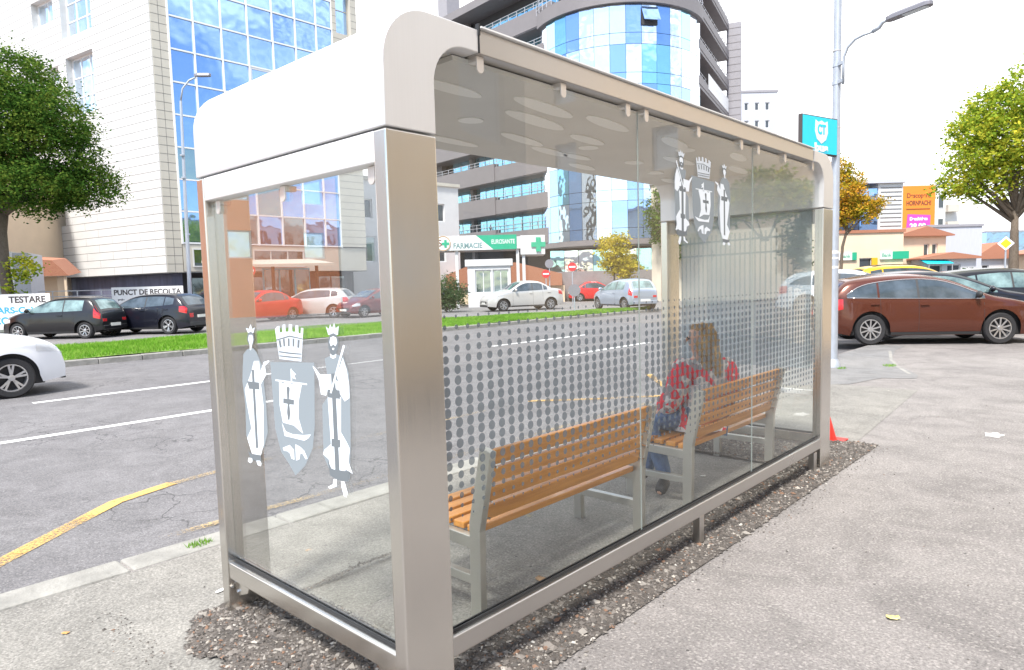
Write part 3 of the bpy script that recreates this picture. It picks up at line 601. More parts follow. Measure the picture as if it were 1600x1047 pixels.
# ------------------------------------------------------------------ cars
mat('car_glass', (.035, .05, .06), .06, col2=(.10, .13, .16), vs=2.2, spec=.6); mat('car_glass_teal_reflection', (.05, .08, .085), .06, col2=(.26, .38, .38), vs=2.4, spec=.7)  # teal blotches in the dark glass colour stand for reflections
mat('head_lens', (.55, .57, .60), .12, coat=1); mat('tail_lens', (.55, .015, .02), .2, coat=1); mat('amber_lens', (.8, .25, .03), .25); mat('plate', (.70, .70, .66), .5); mat('plastic', (.035, .036, .038), .6); mat('alloy', (.55, .55, .56), .28, metal=.8); mat('plate_text', (.03, .03, .03), .6)
def interp(pts, x):
    if x <= pts[0][0]: return pts[0][1]
    for i in range(len(pts)-1):
        if x <= pts[i+1][0]:
            t = (x-pts[i][0])/(pts[i+1][0]-pts[i][0]); return pts[i][1]+(pts[i+1][1]-pts[i][1])*t
    return pts[-1][1]
def smooth_prof(pts, n=3):
    for _ in range(n):
        q = [pts[0]]
        for i in range(len(pts)-1):
            a, b_ = pts[i], pts[i+1]
            q += [(.75*a[0]+.25*b_[0], .75*a[1]+.25*b_[1]), (.25*a[0]+.75*b_[0], .25*a[1]+.75*b_[1])]
        pts = q+[pts[-1]]
    return pts
# profiles: rear at x=0, nose at x=1 (fraction of length), heights in metres
KIND = {
 'hatch':  dict(L=3.9, W=1.66, top=[(0,.62),(.012,.92),(.035,1.02),(.10,1.40),(.17,1.465),(.38,1.475),(.52,1.42),(.74,1.00),(.80,.955),(.93,.80),(.985,.66),(1,.52)], belt=[(0,.98),(.75,.90)], ws=(.525,.735), rw=(.034,.098), wheels=(.155,.815), side=[(.165,1.0,1.36),(.40,.98,1.40),(.60,.96,1.27),(.725,.955,.99)], pill=[.355], r=.30),
 'suv':    dict(L=4.55, W=1.82, top=[(0,.66),(.01,1.0),(.03,1.10),(.10,1.47),(.16,1.54),(.40,1.56),(.55,1.50),(.70,1.12),(.76,1.07),(.92,.97),(.985,.80),(1,.55)], belt=[(0,1.08),(.72,1.0)], ws=(.555,.695), rw=(.028,.098), wheels=(.185,.815), side=[(.13,1.16,1.38),(.22,1.12,1.46),(.45,1.06,1.47),(.58,1.04,1.37),(.69,1.04,1.08)], pill=[.22,.40], r=.345),
 'wagon':  dict(L=4.62, W=1.82, top=[(0,.60),(.008,.92),(.02,1.02),(.075,1.32),(.12,1.42),(.30,1.485),(.42,1.485),(.56,1.40),(.735,1.02),(.80,.97),(.92,.85),(.985,.68),(1,.48)], belt=[(0,1.0),(.75,.92)], ws=(.565,.73), rw=(.02,.075), wheels=(.20,.775), side=[(.09,1.04,1.08),(.15,1.03,1.27),(.26,1.015,1.36),(.42,1.0,1.40),(.55,.985,1.33),(.705,.975,1.01)], pill=[.235,.415], r=.335),
 'sedan':  dict(L=4.25, W=1.74, top=[(0,.60),(.01,.96),(.03,1.06),(.14,1.10),(.17,1.12),(.28,1.43),(.36,1.515),(.48,1.52),(.56,1.46),(.72,1.05),(.78,1.01),(.93,.86),(.985,.70),(1,.5)], belt=[(0,1.04),(.74,.96)], ws=(.565,.715), rw=(.175,.275), wheels=(.19,.815), side=[(.235,1.05,1.20),(.31,1.04,1.40),(.45,1.02,1.44),(.56,1.0,1.38),(.70,.99,1.04)], pill=[.29,.43], r=.305),
}
def make_car(kind, label, paint, loc, head, group=None, teal=False, spokes=5, scale=1.0, trim=False, plate=None, name='parked_car', cat='car', lowq=False, rails=False, arch=False):
    K = KIND[kind]; Lc, Wc, wr = K['L'], K['W'], K['r']
    top = smooth_prof([(x*Lc, z) for x, z in K['top']], 2)
    o = empty(name, loc, label, cat, math.atan2(head[1], head[0]), group); o.scale = (scale,)*3
    xs0 = Lc*.47
    ra = wr+.065; wx = [w*Lc for w in K['wheels']]; sill = .21
    def ztop(x): return interp(top, x)
    def zbot(x):
        z = sill+(.06*max(0, (x-(Lc-.5))/.5) if x > Lc-.5 else 0)+(.10*max(0, (.5-x)/.5) if x < .5 else 0)
        for w in wx:
            d = abs(x-w)
            if d < ra: z = max(z, wr+math.sqrt(ra*ra-d*d))
        return z
    def wid(x):
        f = 1.0
        if x < .75: f = 1-.20*((.75-x)/.75)**2.6
        if x > Lc-1.0: f = 1-.30*((x-Lc+1.0)/1.0)**2.4
        return f*Wc/2
    belt = [(x*Lc, z) for x, z in K['belt']]; zr_ = max(z for x, z in top)
    def ys(x, z):
        w = wid(x); zb_ = interp(belt, x); zt = ztop(x)
        if z < .5: k = 1-.07*((.5-z)/.3)**2
        elif z < zb_: k = 1-.035*((z-.5)/(zb_-.5))**2
        else: t = (z-zb_)/(zr_-zb_); k = .965-.20*t-.05*t*t
        y = w*k
        # gentle flare over the wheels, crease below the belt
        for w_ in wx:
            d = math.hypot(x-w_, z-wr); y += .014*math.exp(-((d-ra-.03)/.09)**2)
        y += .008*math.exp(-((z-(zb_-.13))/.03)**2)
        rr_ = .11
        if z > zt-rr_: q = (z-zt+rr_)/rr_; y -= rr_*.9*(1-math.sqrt(max(0, 1-q*q)))
        return y
    # body shell
    n = 46 if lowq else 96
    X = set(np.linspace(0, Lc, n).tolist())
    for w in wx:
        for k in range(19): X.add(w+ra*math.cos(PI*k/18)*.9999)
    for k in (.004, .012, .025, .05): X.add(k*Lc); X.add(Lc-k*Lc)
    X = sorted(X); X = [x for i, x in enumerate(X) if i == 0 or x-X[i-1] > .004]
    NZ = 15; NT = 7; V = []; cols = []
    for x in X:
        zb_, zt = min(zbot(x), ztop(x)-.02), ztop(x); col = []
        ring = []
        for s in (1, -1):
            row = []
            for j in range(NZ):
                t = j/(NZ-1); t = 1-(1-t)**1.7; z = zb_+(zt-zb_)*t; row.append((x, s*ys(x, z), z))
            ring.append(row)
        yt = ring[0][-1][1]; cr = .035
        topr = [(x, yt*(1-2*k/NT), zt+cr*(1-(1-2*k/NT)**2)*min(1, yt/.4)) for k in range(1, NT)]
        col = ring[0]+topr+ring[1][::-1]; cols.append(col)
    m_ = len(cols[0]); b = MB(); fs = []
    for i in range(len(cols)-1):
        for j in range(m_-1): fs.append((i*m_+j, (i+1)*m_+j, (i+1)*m_+j+1, i*m_+j+1))
    b.add([v for c_ in cols for v in c_], fs)
    # end caps as strips
    for i in (0, len(cols)-1):
        c_ = cols[i]; b.add([v for v in c_], [(j, j+1, m_-2-j, m_-1-j) for j in range(m_//2-1)])
    sh_ = [ (v[0]-xs0, v[1], v[2]) for v in b.v]; b.v = sh_
    body = part('body', b, paint, o, smooth='all')
    def P(x, y, z): return (x-xs0, y, z)
    b = MB(); b.box(.35-xs0, Lc-.35-xs0, -Wc/2+.16, Wc/2-.16, .20, .50)
    for w in wx: b.box(w-ra*.98-xs0, w+ra*.98-xs0, -Wc/2+.13, Wc/2-.13, .22, wr+ra*.93)
    part('underbody', b, 'dark', o)
    gm = 'car_glass_teal_reflection' if teal else 'car_glass'
    def side_patch(nm, lo, hi, x0, x1, m, off=.004, nx=10, nz=5, sides=(1, -1), par=None, thick=0):
        for s in sides:
            b = MB(); P_ = []
            for i in range(nx+1):
                x = x0+(x1-x0)*i/nx
                for j in range(nz+1):
                    z = lo(x)+(hi(x)-lo(x))*j/nz; P_.append(P(x, s*(ys(x, z)+off), z))
            b.add(P_, [(i*(nz+1)+j, (i+1)*(nz+1)+j, (i+1)*(nz+1)+j+1, i*(nz+1)+j+1) for i in range(nx) for j in range(nz)])
            q = part(nm, b, m, par or o, smooth='all')
            if par is None and q: pass
    S = [(x*Lc, lo, hi) for x, lo, hi in K['side']]
    lo = lambda x: interp([(a, b_) for a, b_, c_ in S], x); hi = lambda x: interp(smooth_prof([(a, c_) for a, b_, c_ in S], 2), x)
    edges = [S[0][0]]+[p*Lc for p in K['pill']]+[S[-1][0]]
    for i in range(len(edges)-1):
        side_patch('side_window', lo, hi, edges[i]+(.022 if i else 0), edges[i+1]-(.022 if i < len(edges)-2 else 0), gm)
    if trim: # bright moulding round the windows
        for s in (1, -1):
            b = MB(); up = [P(x, s*(ys(x, hi(x)+.012)+.007), hi(x)+.012) for x in np.linspace(S[0][0], S[-1][0], 26)]
            dn = [P(x, s*(ys(x, lo(x)-.010)+.007), lo(x)-.010) for x in np.linspace(S[0][0], S[-1][0], 16)]
            b.tube(up, .010, 6); b.tube(dn, .009, 6); part('window_trim', b, 'chrome', o, smooth='all')
    for p in K['pill'][-1:]:
        side_patch('pillar', lo, hi, p*Lc-.022, p*Lc+.022, 'plastic', .005, 1, 5)
    if not lowq:
        # door shut lines and handles
        zsill = .30
        for p in [K['pill'][-1]*Lc, S[-1][0]-.02]:
            side_patch('door_seam', lambda x: zsill, lambda x: min(lo(x)-.02, ztop(x)-.05), p-.004, p+.004, 'dark', .002, 1, 6)
        pr = K['pill'][0 if len(K['pill']) > 1 else 0]*Lc
        if len(K['pill']) > 1: side_patch('door_seam', lambda x: wr+ra*.7, lambda x: lo(x)-.02, pr-.0+.03, pr+.038, 'dark', .002, 1, 6)
        side_patch('sill_trim', lambda x: sill+.01, lambda x: sill+.07, wx[0]+ra+.02, wx[1]-ra-.02, 'plastic', .006, 6, 1)
        for s in (1, -1):
            for hx in (K['pill'][-1]*Lc+.12, (K['pill'][-1]*Lc-.92 if len(K['pill']) > 1 else None)):
                if hx is None: continue
                z = interp(belt, hx)-.10; y = s*(ys(hx, z)+.022); b = MB(); b.bar(P(hx-.09, y, z), P(hx+.09, y, z+.006), .028, .030); part('door_handle', b, paint, o, bevel=.008)
    def cap_patch(nm, x0, x1, f, m, off=.006, par=None):
        nx, ny = 8, 8; b = MB(); P_ = []
        for i in range(nx+1):
            x = x0+(x1-x0)*i/nx; zt = ztop(x); yt = ys(x, zt)
            dz = (ztop(x+.02)-ztop(x-.02))/.04; nl = math.hypot(1, dz); ox, oz = -dz/nl*off, off/nl
            for j in range(ny+1):
                k = -f+2*f*j/ny; P_.append(P(x+ox, yt*k, zt+.035*(1-k*k)*min(1, yt/.4)+oz+.001))
        b.add(P_, [(i*(ny+1)+j, (i+1)*(ny+1)+j, (i+1)*(ny+1)+j+1, i*(ny+1)+j+1) for i in range(nx) for j in range(ny)])
        return part(nm, b, m, par or o, smooth='all')
    cap_patch('windscreen', K['ws'][0]*Lc, K['ws'][1]*Lc, .93, gm)
    cap_patch('rear_window', K['rw'][0]*Lc, K['rw'][1]*Lc, .90, gm)
    # lamps
    hz = ztop(Lc*.955)
    side_patch('headlight', lambda x: hz-.17+.05*(Lc-x)/.4, lambda x: min(hz-.03+.12*(Lc-x)/.6, ztop(x)-.035), Lc-.46, Lc-.02, 'head_lens', .004, 8, 3)
    tz0 = interp(belt, 0)-.30
    side_patch('taillight', lambda x: tz0+.25*x, lambda x: min(tz0+.30+(.25 if kind == 'hatch' else 0), ztop(x)-.03), .015, .34 if kind != 'hatch' else .26, 'tail_lens', .004, 6, 4)
    for s in (1, -1):
        b = MB(); y = wid(0)*.93; b.box(-.006-xs0, .02-xs0, min(s*y, s*(y-.20)), max(s*y, s*(y-.20)), tz0+.02, min(tz0+.20, ztop(0)-.02)); part('taillight', b, 'tail_lens', o, bevel=.006)
    b = MB(); b.box(Lc-.02-xs0, Lc+.012-xs0, -.42, .42, .40, .52); part('grille', b, 'plastic', o, bevel=.01)
    b = MB(); b.box(Lc-.05-xs0, Lc+.02-xs0, -.55, .55, .23, .33); part('lower_grille', b, 'plastic', o, bevel=.01)
    b = MB(); b.box(-.03-xs0, .05-xs0, -wid(0)*.96, wid(0)*.96, .30, .46); part('rear_bumper', b, 'plastic' if kind in ('suv',) else paint, o, bevel=.025, seg=3)
    pz = .62 if kind != 'hatch' else .42
    b = MB(); b.box(-.040-xs0, -.008-xs0, -.26, .26, pz, pz+.11); pt = part('number_plate', b, 'plate', o, bevel=.003)
    b = MB(); b.box(Lc-xs0, Lc+.022-xs0, -.26, .26, .36, .47); part('number_plate', b, 'plate', o, bevel=.003)
    if plate:
        text('plate_number', plate, .095, 'plate_text', pt, Matrix.Translation((-.0415-xs0, 0, pz+.055)) @ face_frame((0, -1, 0)), .42, .002)
    # mirrors
    mx_ = S[-1][0]-.16
    for s in (1, -1):
        z = lo(mx_)+.06; y = ys(mx_, z); b = MB(); b.ellipsoid(P(mx_, s*(y+.13), z+.02), (.055, .11, .075), 10, 8); b.bar(P(mx_, s*(y-.01), z-.02), P(mx_, s*(y+.08), z), .04, .03); part('mirror', b, paint if not trim else 'plastic', o, smooth='all')
    if rails:
        for s in (1, -1):
            b = MB(); b.tube([P(x, s*(ys(x, ztop(x))-.03), ztop(x)+(.045 if 0 < i < 5 else .005)) for i, x in enumerate(np.linspace(.16*Lc, .54*Lc, 6))], .014, 6); part('roof_rail', b, 'plastic', o, smooth='all')
    if arch:
        for s in (1, -1):
            for w in wx:
                b = MB(); b.tube([P(w+(ra+.015)*math.cos(t), s*(ys(w+(ra)*math.cos(t), wr+ra*math.sin(t))+.002), wr+(ra+.015)*math.sin(t)) for t in np.linspace(-.25, PI+.25, 20)], .028, 6); part('arch_trim', b, 'plastic', o, smooth='all')
    b = MB(); b.tube([P(.5, .3, .27), P(-.01, .42, .27)], .03, 8); part('exhaust', b, 'dark', o, smooth=True)
    # wheels
    tw = .20
    for w in wx:
        for s in (1, -1):
            yc = s*(Wc/2-.125)
            M = Matrix.Translation(P(w, yc, wr)) @ Matrix.Rotation(-s*PI/2, 4, 'X')
            b = MB(); rt = wr; ri = wr*.67
            b.lathe([(ri, -tw/2+.01), (rt-.03, -tw/2), (rt-.006, -tw/2+.03), (rt, -tw/4), (rt, tw/4), (rt-.006, tw/2-.03), (rt-.03, tw/2), (ri+.012, tw/2-.004), (ri, tw/2-.03)], 36, M, closed=True)
            ty = part('wheel', b, 'tyre', o, smooth=True)
            b = MB(); b.lathe([(ri, -tw/2+.02), (ri+.002, tw/2-.012), (ri-.018, tw/2-.010), (ri-.022, .02), (ri-.03, -.02)], 30, M, closed=True)
            for k in range(spokes):
                a = 2*PI*k/spokes+.3; wd_ = .26*ri if spokes <= 6 else .13*ri
                for da in ((-.10, .10) if spokes <= 6 else (0,)):
                    p0 = Vector((math.cos(a)*.04, math.sin(a)*.04, tw/2-.04)); p1 = Vector((math.cos(a+da*1.6)*(ri-.008), math.sin(a+da*1.6)*(ri-.008), tw/2-.018))
                    q = MB(); q.bar(p0, p1, wd_*.55 if spokes <= 6 else wd_, .022); b.add([M @ Vector(v) for v in q.v], q.f)
            b.lathe([(.001, tw/2-.03), (.055, tw/2-.03), (.05, tw/2-.012), (.02, tw/2-.006)], 14, M)
            part('rim', b, 'alloy', ty, smooth=True)
            b = MB(); b.lathe([(.001, -.03), (ri*.93, -.03), (ri*.93, -.015), (.001, -.012)], 20, M); part('brake_disc', b, 'dark', ty)
    return o
def paint(name, col, metal=.35, rough=.28):
    return mat(name, col, rough, metal=metal, coat=.45).name
p_white = paint('paint_white', (.72, .74, .78), .0); p_black = paint('paint_black', (.007, .007, .009), .0); p_navy = paint('paint_navy', (.009, .010, .018), .1); p_brown = paint('paint_brown', (.105, .030, .017), .35, .22)
p_silver = paint('paint_silver', (.60, .59, .57), .4); p_blue = paint('paint_lightblue', (.40, .46, .55), .5); p_red = paint('paint_red', (.62, .012, .015), .1); p_yellow = paint('paint_yellow', (.75, .42, .02), .05); p_grey = paint('paint_grey', (.10, .11, .12), .5); p_maroon = paint('paint_maroon', (.16, .02, .02), .3)
make_car('suv', 'white car driving on the far lane, its nose entering at the left edge', p_white, (-12.95, -.28, RZ), (0, 1), spokes=5, name='car')
hd = (-.80, -.60)
gp = 'cars parked behind the grass island'
make_car('hatch', 'black hatchback with big red tail lamps parked behind the grass, left of the black estate', p_black, (-27.3, 6.1, 0), hd, gp, teal=True, spokes=8)
make_car('suv', 'black crossover parked beside the black hatchback, in front of the PUNCT DE RECOLTA banner', p_navy, (-26.5, 8.8, 0), (-.86, -.51), gp, spokes=5, scale=.97)
make_car('sedan', 'dark car parked at the far left edge, mostly hidden behind the white car', p_black, (-33.4, 2.4, 0), hd, gp, spokes=5)
make_car('sedan', 'silver saloon parked facing left in front of the pharmacy kiosk', p_silver, (-24.6, 28.3, 0), (-.42, -.907), gp, spokes=6, scale=1.10)
make_car('hatch', 'light blue hatchback seen from behind at the tip of the grass island', p_blue, (-18.7, 29.9, 0), (-.90, .43), gp, teal=True, spokes=8, scale=1.1)
make_car('sedan', 'red car parked behind the light blue hatchback in front of the grey wall', p_red, (-29.8, 42.5, 0), (.75, .66), gp, spokes=6, scale=1.0, lowq=True)
make_car('hatch', 'dark grey car under the bush at the left of the pharmacy kiosk', p_grey, (-32.6, 28.6, 0), (-.45, .89), gp, spokes=6, lowq=True)
gp2 = 'cars seen through the left glass panel'
make_car('sedan', 'red car parked far behind the grass, seen through the left glass panel', p_red, (-30.5, 15.3, 0), (.2, -.98), gp2, spokes=6, lowq=True)
make_car('suv', 'pale silver car parked right of the red car, seen through the left glass panel', p_silver, (-30.8, 18.5, 0), (-.8, -.6), gp2, spokes=6, lowq=True)
make_car('hatch', 'maroon car parked farthest right behind the left glass panel', p_maroon, (-28.5, 20.6, 0), (.1, -1), gp2, spokes=6, lowq=True)
gp3 = 'cars parked in the row right of the lamp post'
hw = Vector((.848, .53, 0)).normalized()
rear = Vector((-2.50, 15.05, 0)); left = Vector((-hw.y, hw.x, 0))
c0 = rear+hw*(4.62*(.47-.20))*.98+left*(.9)
make_car('wagon', 'reddish brown estate car with bright window trim parked nearest at the right', p_brown, tuple(c0), hw, gp3, teal=False, spokes=10, scale=1.0, trim=True).scale = (.98, 1.0, 1.035)
make_car('wagon', 'dark blue car just behind the brown estate car, its windscreen above the brown bonnet', p_navy, (-2.2, 19.3, 0), hw, gp3, teal=True, spokes=6, scale=1.08)
make_car('wagon', 'black car farther back at the right edge, its windscreen behind the dark blue car', p_black, (-1.0, 23.2, 0), hw, gp3, teal=True, spokes=6, scale=1.1)
make_car('suv', 'white car at the right edge behind the two dark cars', p_white, (.6, 27.4, 0), hw, gp3, teal=True, spokes=6, lowq=True)
gp4 = 'cars parked far down the street at the right'
make_car('wagon', 'white car close to the lamp post, its roof above the brown estate car', p_white, (-6.5, 27.2, 0), (.97, .2), gp4, lowq=True, scale=1.18)
make_car('suv', 'yellow car with dark windows above the roof of the brown estate car', p_yellow, (-5.6, 32.0, 0), (.80, .60), gp4, lowq=True, rails=True, scale=1.22)
for i, (x, y, pm, lab) in enumerate(((-9.2, 52, p_white, 'white van-like car far away just right of the yellow car'), (-6.5, 54, p_silver, 'silver car far away left of the red flowered bush'), (-5.2, 63, p_white, 'white car far away between the bushes and the grey warehouse'))):
    make_car('suv' if i != 1 else 'hatch', lab, pm, (x, y, 0), (.95, .3), gp4, lowq=True)
# ------------------------------------------------------------------ buildings
mat('clad_white', (.60, .60, .585), .5, var=.05, vs=.8, stretch=(1, 1, 3)); mat('clad_cream', (.52, .49, .42), .55, var=.05, vs=1.2); mat('joint', (.16, .15, .14), .7)
mat('mullion', (.78, .79, .80), .4); facade_glass('glass_blue', (.36, .54, .84)); facade_glass('glass_deep', (.33, .50, .80), wob=.05); facade_glass('glass_pale', (.78, .88, .98), wob=.04); facade_glass('glass_cyan', (.42, .78, .95), wob=.03); facade_glass('glass_teal', (.35, .45, .48), .06)
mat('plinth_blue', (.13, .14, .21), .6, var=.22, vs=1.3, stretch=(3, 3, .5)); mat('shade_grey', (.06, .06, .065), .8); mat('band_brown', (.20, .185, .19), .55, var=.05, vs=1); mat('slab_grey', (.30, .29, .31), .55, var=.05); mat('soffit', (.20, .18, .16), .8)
mat('rail_steel', (.50, .50, .52), .4, metal=.4); mat('cream_wall', (.70, .56, .40), .8, var=.07, vs=.6); mat('pale_wall', (.62, .62, .62), .8, var=.06, vs=.8); mat('salmon', (.78, .30, .14), .8, var=.08, vs=.5)
mat('roof_tile', (.32, .12, .07), .8, col2=(.42, .20, .12), vs=4, stretch=(6, 1, 6)); mat('win_dark', (.05, .06, .07), .08, spec=.9); mat('win_frame', (.70, .70, .70), .5); mat('wall_grey', (.23, .22, .23), .75, var=.15, vs=1.5)
mat('backdrop_beige', (.55, .49, .40), .85, var=.15, vs=.7); mat('bark_brown', (.07, .05, .035), .8, var=.2, vs=6); mat('metal_grey', (.48, .49, .53), .5, var=.06, vs=2, stretch=(8, 8, .5)); mat('orange', (.80, .22, .02), .6); mat('magenta', (.62, .06, .36), .6); mat('green_sign', (.02, .36, .20), .5); mat('teal_sign', (.02, .50, .62), .4); mat('cyan_panel', (.01, .60, .78), .45)
mat('letter_dark', (.07, .06, .06), .6); mat('letter_green', (.05, .30, .17), .6); mat('letter_blue', (.05, .40, .66), .6); mat('letter_brown', (.16, .05, .02), .6); mat('letter_grey', (.16, .26, .26), .6)
class Wall:
    """a vertical wall plane: u along it, v out of it, z up"""
    def __init__(s, O, d):
        s.O = Vector((*O, 0)); s.d = Vector((*d, 0)).normalized(); s.n = Vector((s.d.y, -s.d.x, 0))
    def p(s, u, v, z): return tuple(s.O+s.d*u+s.n*v+Vector((0, 0, z)))
    def box(s, b, u0, u1, v0, v1, z0, z1):
        P = [s.p(u, v, z) for z in (z0, z1) for u, v in ((u0, v0), (u0, v1), (u1, v1), (u1, v0))]
        b.add(P, [(0,3,2,1),(4,5,6,7),(0,1,5,4),(1,2,6,5),(2,3,7,6),(3,0,4,7)]); return b
    def holes(s, b, u0, u1, z0, z1, hs, v0=-.35, v1=0):
        us = sorted({u0, u1, *[min(max(x, u0), u1) for h in hs for x in h[:2]]}); zs = sorted({z0, z1, *[min(max(x, z0), z1) for h in hs for x in h[2:]]})
        for i in range(len(us)-1):
            run = None
            for j in range(len(zs)-1):
                cu, cz = (us[i]+us[i+1])/2, (zs[j]+zs[j+1])/2
                solid = not any(h[0] < cu < h[1] and h[2] < cz < h[3] for h in hs)
                if solid and run is None: run = zs[j]
                if not solid and run is not None: s.box(b, us[i], us[i+1], v0, v1, run, zs[j]); run = None
            if run is not None: s.box(b, us[i], us[i+1], v0, v1, run, zs[-1])
        return b
    def M(s, u, v, z):
        x = s.d; y = Vector((0, 0, 1)); m = Matrix((x, y, s.n)).transposed().to_4x4(); m.translation = s.p(u, v, z); return m
def window(w, o, u0, u1, z0, z1, v=-.18, gm='win_dark', fm='win_frame', nu=1, nz=1, fr=.07, name='window', bar=.05):
    b = MB(); w.box(b, u0, u1, v-.02, v, z0, z1); q = part(name, b, gm, o)
    b = MB(); w.box(b, u0, u1, v, v+.05, z0, z0+fr); w.box(b, u0, u1, v, v+.05, z1-fr, z1); w.box(b, u0, u0+fr, v, v+.048, z0+fr, z1-fr); w.box(b, u1-fr, u1, v, v+.048, z0+fr, z1-fr)
    for i in range(1, nu): u = u0+(u1-u0)*i/nu; w.box(b, u-bar/2, u+bar/2, v, v+.044, z0+fr, z1-fr)
    for j in range(1, nz): z = z0+(z1-z0)*j/nz; w.box(b, u0+fr, u1-fr, v, v+.041, z-bar/2, z+bar/2)
    part('frame', b, fm, q); return q
def railing(w, b, u0, u1, v, z0, h, n=3, sp=1.2):
    for k in range(n): z = z0+h*(k+1)/n; w.box(b, u0, u1, v-.02, v+.02, z-.02, z+.02)
    k = int((u1-u0)/sp)
    for i in range(k+1): u = u0+(u1-u0)*i/max(1, k); w.box(b, u-.025, u+.025, v-.026, v+.026, z0, z0+h)

# --- white clad building with blue curtain wall, left
A = empty('office_building', (0, 0, 0), 'white clad office building with a blue glass curtain wall at the upper left', 'building')
wl = Wall((-59.4, 10.0), (.985, .174)); wf = Wall((-38, 13.8), (0, 1))
Ht = 27
hs = [(21.7-9.35, 21.7-5.85, 17.0, 21.2), (21.7-9.15, 21.7-6.0, 12.35, 15.85), (21.7-12.9, 21.7-10.2, 18.35, 19.9), (21.7-11.3, 21.7-10.1, 14.6, 15.6), (21.7-12.6, 21.7-10.7, 5.9, 7.4), (21.7-9.1, 21.7-6.1, 22.4, 26.2)]
b = MB(); wl.holes(b, 0, 21.7, 2.66, Ht, hs, -.5, 0); wall = part('wall', b, 'clad_white', A)
b = MB(); z = 2.66+.463
k = 0
while z < Ht:
    cuts = sorted([(h[0], h[1]) for h in hs if h[2] < z < h[3]]); u = 0
    for c0_, c1_ in cuts+[(21.7, 21.7)]:
        if c0_ > u: wl.box(b, u, c0_, .001, .004, z-.012, z+.012)
        u = c1_
    u = 1.3+(k % 2)*1.5
    while u < 21.5:
        if not any(h[0]-.05 < u < h[1]+.05 and h[2] < z < h[3] for h in hs): wl.box(b, u-.006, u+.006, .001, .003, z-.45, z-.013)
        u += 3.0
    z += .463; k += 1
part('joints', b, 'joint', A)
for h in hs: window(wl, A, *h, v=-.42, gm='glass_pale', fm='mullion', nu=3 if h[1]-h[0] > 2.9 else 2, nz=max(1, int((h[3]-h[2])/1.0)), fr=.08, bar=.06)
b = MB(); wl.box(b, 1.0, 21.2, -1.2, -.55, 0, 2.66); part('plinth', b, 'plinth_blue', A)
b = MB(); wl.box(b, 0, 21.9, -.52, -.02, 2.60, 2.655); part('soffit_edge', b, 'shade_grey', A)
# corner strip and curtain wall
b = MB(); wf.box(b, .02, .86, -.5, .0, 2.66, Ht); part('corner_strip', b, 'clad_cream', A)
b = MB(); z = 2.66+.463
while z < Ht: wf.box(b, .02, .86, .001, .004, z-.012, z+.012); z += .463
wf.box(b, .42, .44, .001, .004, 2.7, Ht); part('joints', b, 'joint', A)
U = [.9, 2.25, 3.85, 5.45, 7.05, 8.6, 10.1, 11.3]; Z = [4.3+1.765*k for k in range(0, 13)]
b = MB()
for u in U: wf.box(b, u-.045, u+.045, -.02, .07, Z[0]-.06, Z[-1])
for z in Z: wf.box(b, U[0], U[-1], -.02, .055, z-.04, z+.04)
part('mullion_grid', b, 'mullion', A)
rnd = random.Random(4)
for i in range(len(U)-1):
    for j in range(len(Z)-1):
        g = 'glass_deep' if (i >= 4 and j >= 7) else 'glass_teal' if rnd.random() < .10 else 'glass_blue'
        b = MB(); wf.box(b, U[i]+.045, U[i+1]-.045, -.06, -.03+rnd.uniform(-.004, .004), Z[j]+.04, Z[j+1]-.04); q = part('window', b, g, A)
        if (i, j) in ((1, 8), (5, 3), (3, 5)):
            b = MB()
            for t in ((U[i]+.05, U[i]+.15, Z[j]+.05, Z[j+1]-.05), (U[i+1]-.15, U[i+1]-.05, Z[j]+.05, Z[j+1]-.05), (U[i]+.15, U[i+1]-.15, Z[j]+.05, Z[j]+.15), (U[i]+.15, U[i+1]-.15, Z[j+1]-.15, Z[j+1]-.05)): wf.box(b, t[0], t[1], -.03, .03, t[2], t[3])
            part('frame', b, 'mullion', q)
b = MB(); wf.holes(b, 11.3, 13.2, 4.3, Ht, [(11.6, 12.75, 18.3, 21.5)], -.6, .10); part('wall', b, 'clad_cream', A)
window(wf, A, 11.6, 12.75, 18.3, 21.5, -.3, 'glass_blue', 'clad_cream', 1, 2)
b = MB(); z = 4.5
while z < Ht:
    for c0_, c1_ in ([(11.3, 11.6), (12.75, 13.2)] if 18.3 < z < 21.5 else [(11.3, 13.2)]): wf.box(b, c0_, c1_, .101, .104, z-.012, z+.012)
    z += .463
part('joints', b, 'joint', A)
b = MB(); wf.box(b, .9, 13.2, -.6, .02, 2.7, 4.22); part('wall', b, 'clad_cream', A)
window(wf, A, 1.4, 3.4, 2.95, 4.0, .03, 'glass_teal', 'clad_white', 2, 1)
window(wf, A, 5.0, 8.4, 2.95, 4.0, .03, 'glass_teal', 'clad_white', 3, 1)
b = MB(); wf.box(b, 1.0, 13.0, -1.8, -1.3, 0, 2.66); part('ground_floor', b, 'shade_grey', A)
for i in range(4): window(wf, A, 1.6+i*2.8, 3.9+i*2.8, .3, 2.4, -1.29, 'glass_teal', 'shade_grey', 2, 1, fr=.05)
b = MB(); b.add([wl.p(0, -.02, Ht), wl.p(21.7, -.02, Ht), wf.p(13.2, 0, Ht), wf.p(13.2, -20, Ht), wl.p(0, -20, Ht)], [(0, 1, 2, 3, 4)]); b.add([wl.p(0, 0, 0), wl.p(0, -20, 0), wl.p(0, -20, Ht), wl.p(0, 0, Ht)], [(0, 1, 2, 3)]); b.add([wf.p(13.2, 0, 2.66), wf.p(13.2, -20, 2.66), wf.p(13.2, -20, Ht), wf.p(13.2, 0, Ht)], [(0, 1, 2, 3)]); part('roof', b, 'clad_white', A)
b = MB(); wf.box(b, .9, 13.2, -20, -2.2, 0, 2.6); part('core', b, 'shade_grey', A)

